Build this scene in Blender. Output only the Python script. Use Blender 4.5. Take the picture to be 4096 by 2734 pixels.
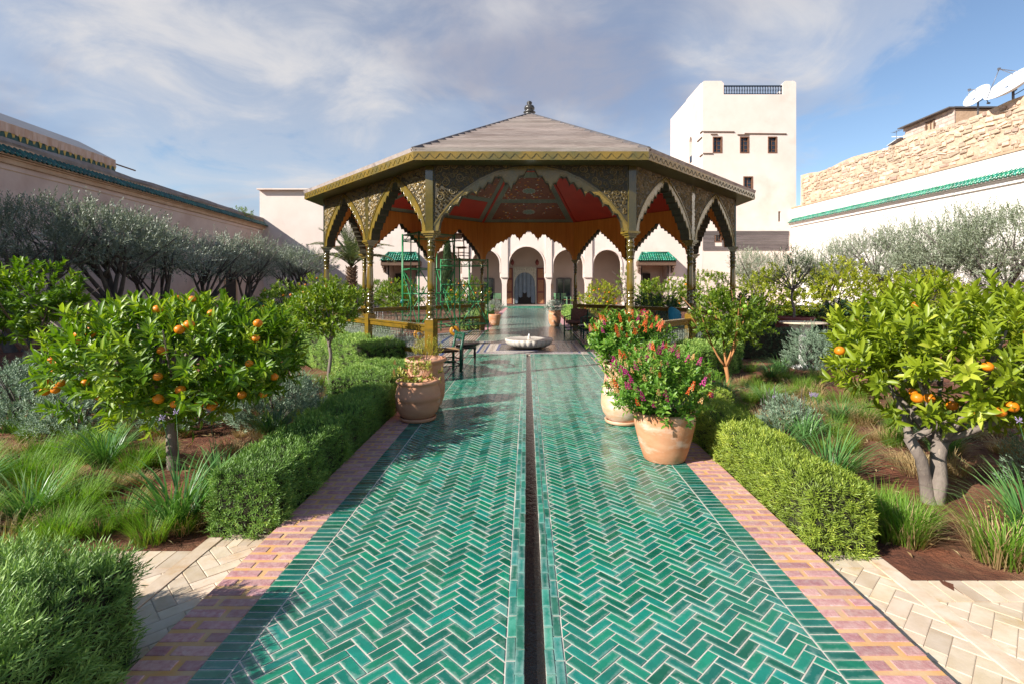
import bpy, bmesh, math, random
import numpy as np
from mathutils import Vector, Matrix
from mathutils.geometry import tessellate_polygon
R = math.radians
random.seed(7); rng = np.random.default_rng(7)
for o in list(bpy.data.objects): bpy.data.objects.remove(o)
scene = bpy.context.scene
C = scene.collection

# ------------------------------------------------------------------ camera
cam = bpy.data.objects.new('camera', bpy.data.cameras.new('camera')); C.objects.link(cam)
cam.location = (-0.035, 0, 1.65); cam.rotation_euler = (R(90), 0, 0)
cam.data.sensor_width = 36; cam.data.lens = 18.28
cam.data.shift_x = -(2108-2048)/4096; cam.data.shift_y = -(1367-1142)/4096
cam.data.clip_start = 0.05; cam.data.clip_end = 3000
scene.camera = cam
# ------------------------------------------------------------------ light
SUN_EL = 31.5; LDIR = Vector((0.843, 0.537, 0)).normalized()*math.cos(R(SUN_EL)) + Vector((0, 0, -math.sin(R(SUN_EL))))
sun = bpy.data.objects.new('sun', bpy.data.lights.new('sun', 'SUN')); C.objects.link(sun)
sun.data.energy = 5.0; sun.data.angle = R(0.5); sun.data.color = (1, 0.945, 0.86)
sun.rotation_euler = LDIR.to_track_quat('-Z', 'Y').to_euler(); sun.location = (-20, -10, 30)
w = bpy.data.worlds.new('World'); scene.world = w; w.use_nodes = True
nt = w.node_tree; nt.nodes.clear()
def N(t, **k):
    n = nt.nodes.new(t)
    for a, b in k.items(): setattr(n, a, b)
    return n
def MATH(op, a, b=None, clamp=False):
    n = N('ShaderNodeMath', operation=op); n.use_clamp = clamp
    for i, v in enumerate((a, b)):
        if v is None: continue
        if isinstance(v, (int, float)): n.inputs[i].default_value = v
        else: nt.links.new(v, n.inputs[i])
    return n.outputs[0]
out = N('ShaderNodeOutputWorld'); bg = N('ShaderNodeBackground'); bg.inputs[1].default_value = 0.092
sky = N('ShaderNodeTexSky', sky_type='NISHITA'); sky.sun_disc = False
sky.sun_elevation = R(SUN_EL); sky.sun_rotation = math.atan2(-LDIR.x, -LDIR.y); sky.altitude = 400; sky.air_density = 1.0; sky.dust_density = .1; sky.ozone_density = 2.0
tc = N('ShaderNodeTexCoord'); sep = N('ShaderNodeSeparateXYZ'); nt.links.new(tc.outputs['Generated'], sep.inputs[0])
zz = MATH('ADD', MATH('MAXIMUM', sep.outputs[2], 0.0), 0.22)
comb = N('ShaderNodeCombineXYZ')
nt.links.new(MATH('DIVIDE', sep.outputs[0], zz), comb.inputs[0]); nt.links.new(MATH('DIVIDE', sep.outputs[1], zz), comb.inputs[1])
def cloudnoise(scale, detail, rough, off, dist=0.0):
    mp = N('ShaderNodeMapping'); mp.inputs['Location'].default_value = off; nt.links.new(comb.outputs[0], mp.inputs[0])
    n = N('ShaderNodeTexNoise'); n.inputs['Scale'].default_value = scale; n.inputs['Detail'].default_value = detail
    n.inputs['Roughness'].default_value = rough; n.inputs['Distortion'].default_value = dist; nt.links.new(mp.outputs[0], n.inputs[0]); return n.outputs[0]
def RAMP(v, stops):
    n = N('ShaderNodeValToRGB'); e = n.color_ramp.elements
    while len(e) < len(stops): e.new(0.5)
    for i, (p, c) in enumerate(stops): e[i].position = p; e[i].color = (*c, 1) if len(c) == 3 else c
    n.color_ramp.interpolation = 'EASE'; nt.links.new(v, n.inputs[0]); return n.outputs[0]
mass = cloudnoise(0.55, 8, 0.52, (12.7, 3.0, 0), 0.35)
wisp = cloudnoise(2.3, 9, 0.62, (0.3, 5.2, 0), 0.8)
dens = MATH('ADD', MATH('MULTIPLY', mass, 0.72), MATH('MULTIPLY', wisp, 0.28))
mask = RAMP(dens, [(0.47, (.01, .01, .01)), (0.54, (.38, .38, .38)), (0.65, (.94, .94, .94))])
shade = cloudnoise(0.95, 5, 0.5, (13.0, 2.75, 0), 0.2)
ccol = RAMP(shade, [(0.36, (2.6, 2.7, 3.35)), (0.56, (5.0, 4.9, 4.95))])
mix = N('ShaderNodeMix', data_type='RGBA'); nt.links.new(mask, mix.inputs[0]); nt.links.new(sky.outputs[0], mix.inputs[6]); nt.links.new(ccol, mix.inputs[7])
nt.links.new(mix.outputs[2], bg.inputs[0]); nt.links.new(bg.outputs[0], out.inputs[0])
vs = scene.view_settings
scene.display_settings.display_device = 'sRGB'; vs.view_transform = 'Standard'; vs.look = 'None'; vs.exposure = 0.74; vs.gamma = 1; vs.use_curve_mapping = False
scene.render.engine = 'CYCLES'
cy = scene.cycles; cy.max_bounces = 8; cy.transparent_max_bounces = 6; cy.diffuse_bounces = 4; cy.glossy_bounces = 3; cy.transmission_bounces = 4; cy.use_denoising = True; cy.sample_clamp_indirect = 6

# ------------------------------------------------------------------ materials
MATS = {}
def pm(name, c1, c2=None, ns=4.0, nd=6.0, nr=0.6, lo=0.35, hi=0.65, rough=0.6, rvar=0.0, bump=0.0, bs=30.0, bd=0.02, metal=0.0, spec=0.5, coat=0.0,
       tv=0.0, c3=None, s3=1.2, t3=(0.55, 0.7), stretch=None, emit=None, alpha=None, trans=0.0, ior=1.45, sub=0.0):
    """procedural material: two noise-mixed colours, optional stain colour, bump, per-piece brightness variation (tv)"""
    m = bpy.data.materials.new(name); m.use_nodes = True; t = m.node_tree; nd_ = t.nodes; L = t.links
    b = nd_['Principled BSDF']; MATS[name] = m
    def new(ty, **k):
        n = nd_.new(ty)
        for a, v in k.items(): setattr(n, a, v)
        return n
    def mth(op, a, bb):
        n = new('ShaderNodeMath', operation=op)
        for i, v in enumerate((a, bb)):
            if isinstance(v, (int, float)): n.inputs[i].default_value = v
            else: L.new(v, n.inputs[i])
        return n.outputs[0]
    tcd = new('ShaderNodeTexCoord'); oi = new('ShaderNodeObjectInfo')
    vec = new('ShaderNodeVectorMath', operation='ADD'); L.new(tcd.outputs['Object'], vec.inputs[0])
    rv = new('ShaderNodeCombineXYZ'); sc = mth('MULTIPLY', oi.outputs['Random'], 37.0)
    L.new(sc, rv.inputs[0]); L.new(mth('MULTIPLY', oi.outputs['Random'], 53.0), rv.inputs[1]); L.new(rv.outputs[0], vec.inputs[1]); v = vec.outputs[0]
    if stretch:
        mp = new('ShaderNodeMapping'); mp.inputs['Scale'].default_value = stretch; L.new(v, mp.inputs[0]); v = mp.outputs[0]
    def noise(s, d=6.0, r=0.6):
        n = new('ShaderNodeTexNoise'); n.inputs['Scale'].default_value = s; n.inputs['Detail'].default_value = d; n.inputs['Roughness'].default_value = r; L.new(v, n.inputs[0]); return n.outputs[0]
    def mixc(f, a, bb, bt='MIX'):
        n = new('ShaderNodeMix', data_type='RGBA', blend_type=bt)
        if isinstance(f, (int, float)): n.inputs[0].default_value = f
        else: L.new(f, n.inputs[0])
        for i, c in ((6, a), (7, bb)):
            if isinstance(c, tuple): n.inputs[i].default_value = (*c, 1)
            else: L.new(c, n.inputs[i])
        return n.outputs[2]
    def mr(x, a, bb, c=0.0, d=1.0):
        n = new('ShaderNodeMapRange'); n.inputs[1].default_value = a; n.inputs[2].default_value = bb; n.inputs[3].default_value = c; n.inputs[4].default_value = d; L.new(x, n.inputs[0]); return n.outputs[0]
    col = tuple(c1)
    n1 = noise(ns, nd, nr)
    if c2: col = mixc(mr(n1, lo, hi), tuple(c1), tuple(c2))
    if c3: col = mixc(mr(noise(s3, 5.0, 0.6), t3[0], t3[1]), col, tuple(c3))
    if tv:
        at = new('ShaderNodeAttribute'); at.attribute_name = 'tv'
        fr = mth('FRACT', mth('ADD', at.outputs['Fac'], oi.outputs['Random']), 0.0)
        hsv = new('ShaderNodeHueSaturation'); L.new(mr(fr, 0, 1, 1-tv, 1+tv*.8), hsv.inputs['Value'])
        L.new(mr(mth('FRACT', mth('MULTIPLY', fr, 7.3), 0.0), 0, 1, .5-.05*tv, .5+.05*tv), hsv.inputs['Hue'])
        if isinstance(col, tuple): hsv.inputs['Color'].default_value = (*col, 1)
        else: L.new(col, hsv.inputs['Color'])
        col = hsv.outputs[0]
    if isinstance(col, tuple): b.inputs['Base Color'].default_value = (*col, 1)
    else: L.new(col, b.inputs['Base Color'])
    if rvar: L.new(mr(noise(ns*1.7, 4.0), .3, .7, max(0.02, rough-rvar), rough+rvar), b.inputs['Roughness'])
    else: b.inputs['Roughness'].default_value = rough
    b.inputs['Metallic'].default_value = metal; b.inputs['Specular IOR Level'].default_value = spec; b.inputs['Coat Weight'].default_value = coat; b.inputs['Coat Roughness'].default_value = 0.12
    b.inputs['Transmission Weight'].default_value = trans; b.inputs['IOR'].default_value = ior
    if sub: b.inputs['Subsurface Weight'].default_value = sub; b.inputs['Subsurface Radius'].default_value = (.02, .01, .005)
    if bump:
        bn = new('ShaderNodeBump'); bn.inputs['Strength'].default_value = bump; bn.inputs['Distance'].default_value = bd; L.new(noise(bs, 7.0, .65), bn.inputs['Height']); L.new(bn.outputs[0], b.inputs['Normal'])
    return m
def leafmat(name, dark, light, tip=None, trans=0.3, rough=0.42, spec=0.5, tcol=None):
    m = bpy.data.materials.new(name); m.use_nodes = True; t = m.node_tree; L = t.links; nd_ = t.nodes; MATS[name] = m
    b = nd_['Principled BSDF']; o = nd_['Material Output']
    at = nd_.new('ShaderNodeAttribute'); at.attribute_name = 'tv'; oi = nd_.new('ShaderNodeObjectInfo')
    ad = nd_.new('ShaderNodeMath'); ad.operation = 'MULTIPLY_ADD'; L.new(oi.outputs['Random'], ad.inputs[0]); ad.inputs[1].default_value = 0.22; L.new(at.outputs['Fac'], ad.inputs[2])
    rp = nd_.new('ShaderNodeValToRGB'); e = rp.color_ramp.elements; e[0].position = 0.05; e[0].color = (*dark, 1); e[1].position = 0.8; e[1].color = (*light, 1)
    if tip: x = e.new(1.0); x.color = (*tip, 1)
    L.new(ad.outputs[0], rp.inputs[0]); L.new(rp.outputs[0], b.inputs['Base Color'])
    b.inputs['Roughness'].default_value = rough; b.inputs['Specular IOR Level'].default_value = spec
    tr = nd_.new('ShaderNodeBsdfTranslucent'); mx = nd_.new('ShaderNodeMixShader'); mx.inputs[0].default_value = trans
    mc = nd_.new('ShaderNodeMix'); mc.data_type = 'RGBA'; mc.blend_type = 'MULTIPLY'; mc.inputs[0].default_value = 1; L.new(rp.outputs[0], mc.inputs[6]); mc.inputs[7].default_value = (*(tcol or (1.5, 1.6, .6)), 1)
    L.new(mc.outputs[2], tr.inputs[0]); L.new(b.outputs[0], mx.inputs[1]); L.new(tr.outputs[0], mx.inputs[2]); L.new(mx.outputs[0], o.inputs[0]); return m
def uvmat(name, kind, a, b, c=(.8, .78, .72), scale=1.0, rough=0.3, bump=0.3):
    """flat pattern in metres from the UV map: 'check', 'diamond' or 'brick'"""
    m = bpy.data.materials.new(name); m.use_nodes = True; t = m.node_tree; L = t.links; nd_ = t.nodes; MATS[name] = m; bs = nd_['Principled BSDF']
    uv = nd_.new('ShaderNodeUVMap'); mp = nd_.new('ShaderNodeMapping'); L.new(uv.outputs[0], mp.inputs[0])
    if kind == 'diamond': mp.inputs['Rotation'].default_value = (0, 0, R(45))
    nz = nd_.new('ShaderNodeTexNoise'); nz.inputs['Scale'].default_value = 3.0; nz.inputs['Detail'].default_value = 8
    if kind == 'brick':
        x = nd_.new('ShaderNodeTexBrick'); x.inputs['Scale'].default_value = scale; x.inputs['Mortar Size'].default_value = .035; x.inputs['Color1'].default_value = (*a, 1); x.inputs['Color2'].default_value = (*b, 1); x.inputs['Mortar'].default_value = (*c, 1)
        x.inputs['Brick Width'].default_value = .9; x.inputs['Row Height'].default_value = .42
    else:
        x = nd_.new('ShaderNodeTexChecker'); x.inputs['Scale'].default_value = scale; x.inputs['Color1'].default_value = (*a, 1); x.inputs['Color2'].default_value = (*b, 1)
    L.new(mp.outputs[0], x.inputs[0])
    hs = nd_.new('ShaderNodeHueSaturation'); L.new(x.outputs[0], hs.inputs['Color']); r_ = nd_.new('ShaderNodeMapRange'); L.new(nz.outputs[0], r_.inputs[0]); r_.inputs[1].default_value = .3; r_.inputs[2].default_value = .7; r_.inputs[3].default_value = .65; r_.inputs[4].default_value = 1.15
    L.new(r_.outputs[0], hs.inputs['Value']); L.new(hs.outputs[0], bs.inputs['Base Color']); bs.inputs['Roughness'].default_value = rough
    if bump:
        bn = nd_.new('ShaderNodeBump'); bn.inputs['Strength'].default_value = bump; bn.inputs['Distance'].default_value = .004; n2 = nd_.new('ShaderNodeTexNoise'); n2.inputs['Scale'].default_value = 14; L.new(mp.outputs[0], n2.inputs[0]); L.new(n2.outputs[0], bn.inputs['Height']); L.new(bn.outputs[0], bs.inputs['Normal'])
    return m
def glazed(name, c1, c2, worn, wear=.24, rough=.16):
    """glazed tile: mottled glaze, worn pale edges read from the tile's own UV, per-tile tone"""
    m = pm(name, c1, c2, ns=9, rough=rough, rvar=.08, bump=.12, bs=22, bd=.006, tv=.42, coat=.0, spec=.6)
    t = m.node_tree; L = t.links; nd_ = t.nodes; b = nd_['Principled BSDF']; src = b.inputs['Base Color'].links[0].from_socket
    uv = nd_.new('ShaderNodeUVMap'); sp = nd_.new('ShaderNodeSeparateXYZ'); L.new(uv.outputs[0], sp.inputs[0])
    def mth(op, a, bb):
        n = nd_.new('ShaderNodeMath'); n.operation = op
        for i, v in enumerate((a, bb)):
            if isinstance(v, (int, float)): n.inputs[i].default_value = v
            else: L.new(v, n.inputs[i])
        return n.outputs[0]
    d = mth('MINIMUM', sp.outputs[0], sp.outputs[1])     # uv = (distance to long edges, distance to short edges) in cm
    g = nd_.new('ShaderNodeNewGeometry'); nz = nd_.new('ShaderNodeTexNoise'); nz.inputs['Scale'].default_value = 7; nz.inputs['Detail'].default_value = 7; L.new(g.outputs['Position'], nz.inputs[0])
    n2 = nd_.new('ShaderNodeTexNoise'); n2.inputs['Scale'].default_value = 60; n2.inputs['Detail'].default_value = 5; L.new(g.outputs['Position'], n2.inputs[0])
    e = mth('SUBTRACT', mth('MULTIPLY', mth('ADD', mth('MULTIPLY', nz.outputs[0], 1.5), mth('MULTIPLY', n2.outputs[0], .7)), 1.0), mth('ADD', mth('MULTIPLY', d, 0.9), 1.0 - wear))
    mr = nd_.new('ShaderNodeMapRange'); L.new(e, mr.inputs[0]); mr.inputs[1].default_value = 0.0; mr.inputs[2].default_value = .5; mr.inputs[4].default_value = .34
    mx = nd_.new('ShaderNodeMix'); mx.data_type = 'RGBA'; L.new(mr.outputs[0], mx.inputs[0]); L.new(src, mx.inputs[6]); mx.inputs[7].default_value = (*worn, 1); L.new(mx.outputs[2], b.inputs['Base Color'])
    return m

M_tile = glazed('green_glaze', (.003, .145, .092), (.006, .195, .125), (.42, .50, .45))
M_tileb = glazed('green_border_glaze', (.003, .120, .080), (.008, .165, .108), (.34, .44, .38), wear=.28)
M_chan = glazed('channel_glaze', (.010, .150, .105), (.06, .26, .20), (.40, .50, .46), wear=.34)
M_grout = pm('grout', (.66, .58, .50), (.52, .45, .38), ns=9, rough=.9, bump=.4, bs=60, bd=.006)
M_brick = pm('purple_brick', (.44, .20, .195), (.56, .34, .31), ns=26, rough=.85, bump=.7, bs=70, bd=.006, tv=.22, c3=(.62, .48, .44), s3=18, t3=(.58, .8))
M_mortar = pm('ochre_mortar', (.64, .33, .10), (.62, .42, .24), ns=5, rough=.9, bump=.4, bs=50, bd=.005, c3=(.50, .33, .25), s3=2.4, t3=(.5, .75))
M_beige = pm('beige_tile', (.58, .45, .31), (.70, .58, .45), ns=6, rough=.62, bump=.35, bs=26, bd=.006, tv=.16, c3=(.48, .29, .11), s3=5, t3=(.56, .78))
M_beigeg = pm('beige_grout', (.46, .36, .27), (.56, .45, .35), ns=7, rough=.9, bump=.3, bs=40, bd=.004)
M_soil = pm('red_soil', (.21, .072, .034), (.12, .042, .022), ns=3.5, nd=10, rough=.95, bump=1.0, bs=16, bd=.05, c3=(.30, .16, .085), s3=2.2, t3=(.5, .72))
M_water = pm('dark_water', (.012, .011, .010), rough=.04, bump=.35, bs=26, bd=.02, spec=.5, stretch=(1, .55, 1))
M_chbed = pm('channel_wall', (.05, .04, .035), (.10, .08, .06), rough=.7)
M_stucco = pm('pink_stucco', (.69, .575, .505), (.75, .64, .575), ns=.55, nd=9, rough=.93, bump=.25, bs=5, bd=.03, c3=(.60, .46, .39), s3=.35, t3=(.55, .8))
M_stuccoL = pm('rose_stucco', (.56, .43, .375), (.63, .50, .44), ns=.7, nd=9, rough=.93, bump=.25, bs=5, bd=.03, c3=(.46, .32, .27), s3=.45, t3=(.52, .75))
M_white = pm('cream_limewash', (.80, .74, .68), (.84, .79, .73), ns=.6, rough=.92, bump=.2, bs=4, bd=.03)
M_sand = pm('sand_plaster', (.46, .30, .19), (.55, .39, .27), ns=1.5, rough=.95, bump=.6, bs=9, bd=.04)
M_parapet = pm('grey_earth_cap', (.20, .165, .15), (.29, .25, .23), ns=2, rough=.95, bump=.9, bs=5, bd=.06)
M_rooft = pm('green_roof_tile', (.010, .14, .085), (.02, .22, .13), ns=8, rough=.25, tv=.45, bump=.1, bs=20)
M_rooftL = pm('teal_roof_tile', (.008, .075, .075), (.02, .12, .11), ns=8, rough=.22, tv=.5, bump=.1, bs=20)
M_stone = pm('rubble_stone', (.54, .39, .27), (.66, .52, .40), ns=3, rough=.95, bump=.8, bs=14, bd=.03, tv=.35)
M_stonem = pm('rubble_mortar', (.52, .37, .25), (.62, .47, .35), ns=2, rough=.95, bump=1.0, bs=6, bd=.06)
M_block = pm('grey_block', (.50, .38, .32), (.60, .48, .41), ns=4, rough=.95, bump=.6, bs=18, bd=.02, tv=.2)
M_gold = pm('gilded_olive_paint', (.215, .135, .016), (.10, .085, .022), ns=3.2, nd=8, lo=.38, hi=.68, rough=.26, rvar=.08, bump=.12, bs=18, bd=.004, spec=.6, coat=.25)
M_carve = pm('carved_olive_wood', (.24, .15, .036), (.12, .09, .03), ns=6, nd=8, lo=.3, hi=.7, rough=.34, bump=.3, bs=45, bd=.008, spec=.6, coat=.2)
M_finial = pm('dark_bronze', (.035, .035, .032), (.06, .055, .05), rough=.3)
M_field = pm('recess_shade_ground', (.055, .040, .016), (.03, .026, .014), ns=20, rough=.5, bump=.6, bs=60, bd=.01)  # dark colour paints the shade between the scrolls and in the arch reveals
M_col = pm('olive_lacquer', (.062, .050, .010), (.115, .080, .012), ns=2.6, nd=6, lo=.4, hi=.7, rough=.15, spec=.7, coat=.45)
M_shaft = pm('ochre_lacquer', (.205, .118, .010), (.10, .080, .012), ns=2.2, nd=6, lo=.4, hi=.72, rough=.17, spec=.7, coat=.4)
M_orange = pm('amber_wood', (.66, .27, .045), (.54, .20, .03), ns=1.5, nd=8, rough=.40, stretch=(7, 7, .6), spec=.4, bump=.08, bs=8)
M_soffit = pm('olive_board', (.12, .105, .045), (.08, .075, .04), ns=2, rough=.4, stretch=(1, 6, 1))
M_red = pm('red_ceiling', (.62, .062, .036), (.54, .05, .03), ns=2, rough=.55)
M_roofb = pm('weathered_board', (.40, .335, .30), (.52, .45, .41), ns=3, nd=8, rough=.85, bump=.5, bs=20, bd=.01, tv=.20, stretch=(.5, 4, 4), c3=(.20, .15, .13), s3=1.1, t3=(.55, .75))
M_roofu = pm('roof_underlay', (.10, .075, .06), rough=.9)
M_hip = pm('hip_board', (.075, .07, .075), (.12, .105, .10), ns=3, rough=.45)
M_iron = pm('green_iron', (.16, .20, .15), (.30, .34, .26), ns=14, rough=.45)
M_rail = pm('rail_wood', (.235, .130, .012), (.12, .085, .016), ns=3, nd=7, stretch=(1, 1, 4), rough=.24, coat=.3)
M_scaf = pm('scaffold_green', (.030, .20, .075), (.045, .27, .10), ns=5, rough=.35, bump=.1, c3=(.10, .14, .09), s3=7, t3=(.62, .75))
M_deck = pm('deck_plywood', (.22, .19, .12), (.30, .26, .18), rough=.8)
M_yel = pm('yellow_rubber', (.55, .26, .012), (.48, .21, .01), rough=.5)
M_marble = pm('pale_marble', (.66, .61, .54), (.55, .50, .43), ns=7, rough=.28, bump=.15, bs=20, c3=(.45, .40, .33), s3=9, t3=(.6, .8))
M_wbrown = pm('bowl_water', (.32, .25, .16), (.22, .17, .11), ns=9, rough=.05, bump=.3, bs=18, bd=.01)
M_jet = pm('water_jet', (.9, .92, .95), rough=.08)
M_terra = pm('terracotta', (.50, .205, .090), (.60, .32, .18), ns=2.6, nd=7, rough=.85, bump=.35, bs=28, bd=.006, c3=(.70, .52, .40), s3=4.2, t3=(.52, .72), stretch=(1, 1, 2.2))
M_terra2 = pm('terracotta_dusty', (.49, .215, .115), (.56, .30, .185), ns=2.4, nd=7, rough=.88, bump=.3, bs=24, bd=.006, c3=(.60, .42, .33), s3=3.2, t3=(.56, .76), stretch=(1, 1, 2.2))
M_terra3 = pm('terracotta_pale', (.60, .32, .17), (.66, .42, .27), ns=2.4, nd=7, rough=.88, bump=.3, bs=24, bd=.006, c3=(.72, .58, .46), s3=3.4, t3=(.48, .66), stretch=(1, 1, 2.2))
M_potred = pm('dark_red_pot', (.23, .055, .042), (.30, .085, .065), rough=.7, bump=.2)
M_potsoil = pm('pot_soil', (.10, .045, .025), (.16, .075, .04), ns=30, rough=1, bump=1, bs=60, bd=.02)
M_bark = pm('citrus_bark', (.16, .125, .105), (.25, .205, .17), ns=9, nd=8, rough=.9, bump=.8, bs=24, bd=.02, stretch=(1, 1, .35), c3=(.42, .33, .24), s3=16, t3=(.64, .72))
M_barko = pm('orange_bark', (.38, .155, .05), (.50, .235, .09), ns=8, rough=.8, bump=.5, bs=20, bd=.01, stretch=(1, 1, .35))
M_barkd = pm('olive_bark', (.085, .070, .062), (.14, .12, .105), ns=6, nd=9, rough=.95, bump=1, bs=14, bd=.04, stretch=(1, 1, .3))
M_palmb = pm('palm_bark', (.14, .075, .04), (.24, .15, .09), ns=8, rough=.95, bump=1, bs=16, bd=.05)
M_orangef = pm('orange_peel', (.72, .235, .008), (.66, .18, .006), ns=5, rough=.42, bump=.25, bs=90, bd=.003, sub=.1)
M_limef = pm('lime_peel', (.22, .38, .03), rough=.4)
M_citL = leafmat('citrus_leaf', (.020, .072, .007), (.125, .235, .010), (.30, .40, .03), trans=.30)
M_citR = leafmat('yellow_citrus_leaf', (.060, .125, .008), (.29, .36, .018), (.56, .58, .08), trans=.32)
M_citF = leafmat('far_citrus_leaf', (.030, .090, .010), (.165, .250, .018), (.33, .38, .04), trans=.35)
M_citD = leafmat('shaded_citrus_leaf', (.012, .040, .010), (.040, .100, .018), (.08, .16, .03), trans=.22)  # citrus leaf darkened for bushes in shade, shade put into the colour
M_citY = leafmat('golden_citrus_leaf', (.07, .12, .008), (.30, .34, .02), (.46, .46, .05), trans=.38)
M_olive = leafmat('olive_leaf', (.055, .078, .048), (.26, .30, .21), (.62, .66, .54), trans=.12, rough=.38, tcol=(1.1, 1.2, .8))
M_oliveR = leafmat('pale_olive_leaf', (.075, .100, .055), (.26, .30, .195), (.50, .52, .40), trans=.15, rough=.42, tcol=(1.1, 1.2, .8))
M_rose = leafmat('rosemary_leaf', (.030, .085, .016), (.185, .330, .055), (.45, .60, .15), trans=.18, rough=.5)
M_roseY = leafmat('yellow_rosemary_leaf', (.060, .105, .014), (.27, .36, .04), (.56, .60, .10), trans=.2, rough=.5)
M_roseD = leafmat('dark_shaded_leaf', (.012, .040, .014), (.055, .115, .040), (.12, .20, .08), trans=.15, rough=.5)  # darkened rosemary copy: hedge shade put into the colour; planter plants share it
M_rosef = leafmat('bushy_rosemary_leaf', (.045, .115, .025), (.27, .43, .10), (.58, .70, .26), trans=.15, rough=.5)
M_hcore = pm('hedge_inner_shade', (.022, .026, .012), (.05, .042, .022), ns=30, rough=1, bump=1, bs=50)  # near-black stand-in for the shaded inside of a hedge
M_strap = leafmat('strap_leaf', (.030, .105, .025), (.12, .27, .07), (.30, .44, .17), trans=.25, rough=.35)
M_grass = leafmat('fine_grass', (.24, .16, .045), (.125, .280, .020), (.24, .42, .04), trans=.35, rough=.6)
M_dry = leafmat('dry_grass', (.28, .17, .07), (.42, .30, .14), (.50, .40, .22), trans=.2, rough=.8)
M_lav = leafmat('lavender_leaf', (.085, .145, .085), (.25, .345, .225), (.42, .50, .37), trans=.12, rough=.6, tcol=(1.1, 1.2, .8))
M_grey = leafmat('grey_leaf', (.14, .17, .13), (.36, .40, .33), (.50, .53, .46), trans=.1, rough=.7, tcol=(1.1, 1.1, .9))
M_shrub = leafmat('shrub_leaf', (.022, .085, .010), (.120, .260, .025), (.25, .38, .06), trans=.28)
M_wilt = leafmat('wilted_leaf', (.16, .13, .025), (.36, .36, .06), (.50, .50, .16), trans=.3)
M_yelshrub = leafmat('gold_shrub_leaf', (.14, .12, .02), (.36, .34, .04), (.50, .48, .10), trans=.25)
M_flr = pm('red_petal', (.55, .035, .012), (.62, .15, .02), ns=30, rough=.6)
M_flm = pm('magenta_petal', (.45, .012, .12), (.30, .01, .16), ns=30, rough=.6)
M_flo = pm('faded_petal', (.52, .22, .05), (.50, .38, .18), ns=30, rough=.7)
M_palm = leafmat('palm_leaf', (.10, .15, .06), (.28, .34, .18), (.50, .52, .34), trans=.15, rough=.4)
M_cyp = leafmat('cypress_leaf', (.03, .07, .025), (.10, .16, .07), trans=.1)
M_wood = pm('dark_timber', (.10, .055, .035), (.16, .095, .06), ns=5, rough=.7, bump=.4, bs=20, stretch=(.4, 4, 4))
M_timber = pm('grey_boarding', (.105, .085, .08), (.16, .13, .125), ns=3, rough=.85, bump=.4, bs=18, stretch=(.3, 3, 3), tv=.2)
M_frame = pm('window_wood', (.13, .06, .035), (.20, .10, .06), ns=5, rough=.6)
M_glass = pm('dark_glass', (.02, .03, .045), rough=.06, spec=.8)
M_navy = pm('navy_iron', (.015, .030, .055), rough=.45)
M_shadow = pm('interior_shade', (.03, .025, .022), rough=.9)  # near-black colour standing for the shade inside openings
M_interior = pm('gallery_plaster', (.46, .37, .31), (.52, .42, .36), ns=.8, rough=.93)
M_door = pm('painted_door', (.30, .125, .055), (.38, .18, .085), ns=12, rough=.6, bump=.4, bs=40)
M_doorf = pm('maroon_frame', (.15, .03, .028), (.20, .05, .04), rough=.5)
M_plast = pm('carved_plaster', (.55, .53, .44), (.46, .44, .36), ns=20, rough=.9, bump=1.0, bs=30, bd=.03)
M_curt = pm('grey_curtain', (.17, .22, .27), (.22, .27, .32), ns=3, rough=.85)
M_cloth = pm('grey_canvas', (.23, .23, .25), (.27, .27, .29), ns=1.2, rough=.85)
M_clothb = pm('stained_canvas', (.60, .44, .36), (.48, .30, .21), ns=2, rough=.85, stretch=(1, 2.5, .4))
M_clothg = pm('green_valance', (.035, .085, .075), (.05, .11, .10), rough=.85)
M_clothy = pm('yellow_trim', (.48, .33, .08), (.55, .40, .12), rough=.8)
M_dish = pm('white_dish', (.78, .80, .84), (.72, .74, .78), ns=3, rough=.4)
M_steel = pm('grey_steel', (.20, .20, .22), rough=.45, metal=.6)
M_chair = pm('green_chair_paint', (.012, .070, .040), (.02, .10, .055), rough=.4, bump=.15)
M_rush = pm('rush_seat', (.36, .22, .10), (.26, .15, .07), ns=18, rough=.9, bump=.8, bs=60, bd=.01)
M_cush = pm('brown_cushion', (.17, .085, .065), (.22, .12, .095), ns=14, rough=.95, bump=.4, bs=60, bd=.004)
M_blue = pm('teal_cushion', (.012, .16, .25), (.015, .20, .30), ns=8, rough=.85)
M_darkt = pm('dark_table', (.045, .035, .032), (.07, .055, .05), rough=.25)
M_whitem = pm('white_iron', (.74, .73, .70), rough=.45)
M_ltgreen = pm('pale_green_slat', (.12, .28, .14), (.16, .33, .17), rough=.6)
M_tealb = pm('teal_plastic', (.01, .13, .13), rough=.4)
M_terrac = M_terra
M_zel = uvmat('blue_white_zellige', 'diamond', (.62, .58, .52), (.055, .085, .20), scale=18, rough=.22)
M_zel2 = uvmat('white_tan_zellige', 'check', (.66, .61, .54), (.34, .27, .22), scale=22, rough=.22)
M_zel3 = uvmat('mixed_zellige', 'diamond', (.66, .62, .55), (.30, .09, .06), scale=17, rough=.22)
M_zblue = pm('cobalt_zellige', (.02, .05, .22), (.03, .08, .28), ns=20, rough=.2, bump=.2, bs=40)
M_zwhite = pm('ivory_zellige', (.66, .61, .54), (.55, .49, .42), ns=25, rough=.22, bump=.2, bs=40)
M_farpath = uvmat('far_green_tile', 'brick', (.060, .19, .145), (.13, .24, .19), c=(.42, .40, .34), scale=3.2, rough=.22)
M_check = uvmat('green_checker', 'diamond', (.035, .17, .11), (.44, .40, .32), scale=34, rough=.5)
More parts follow.
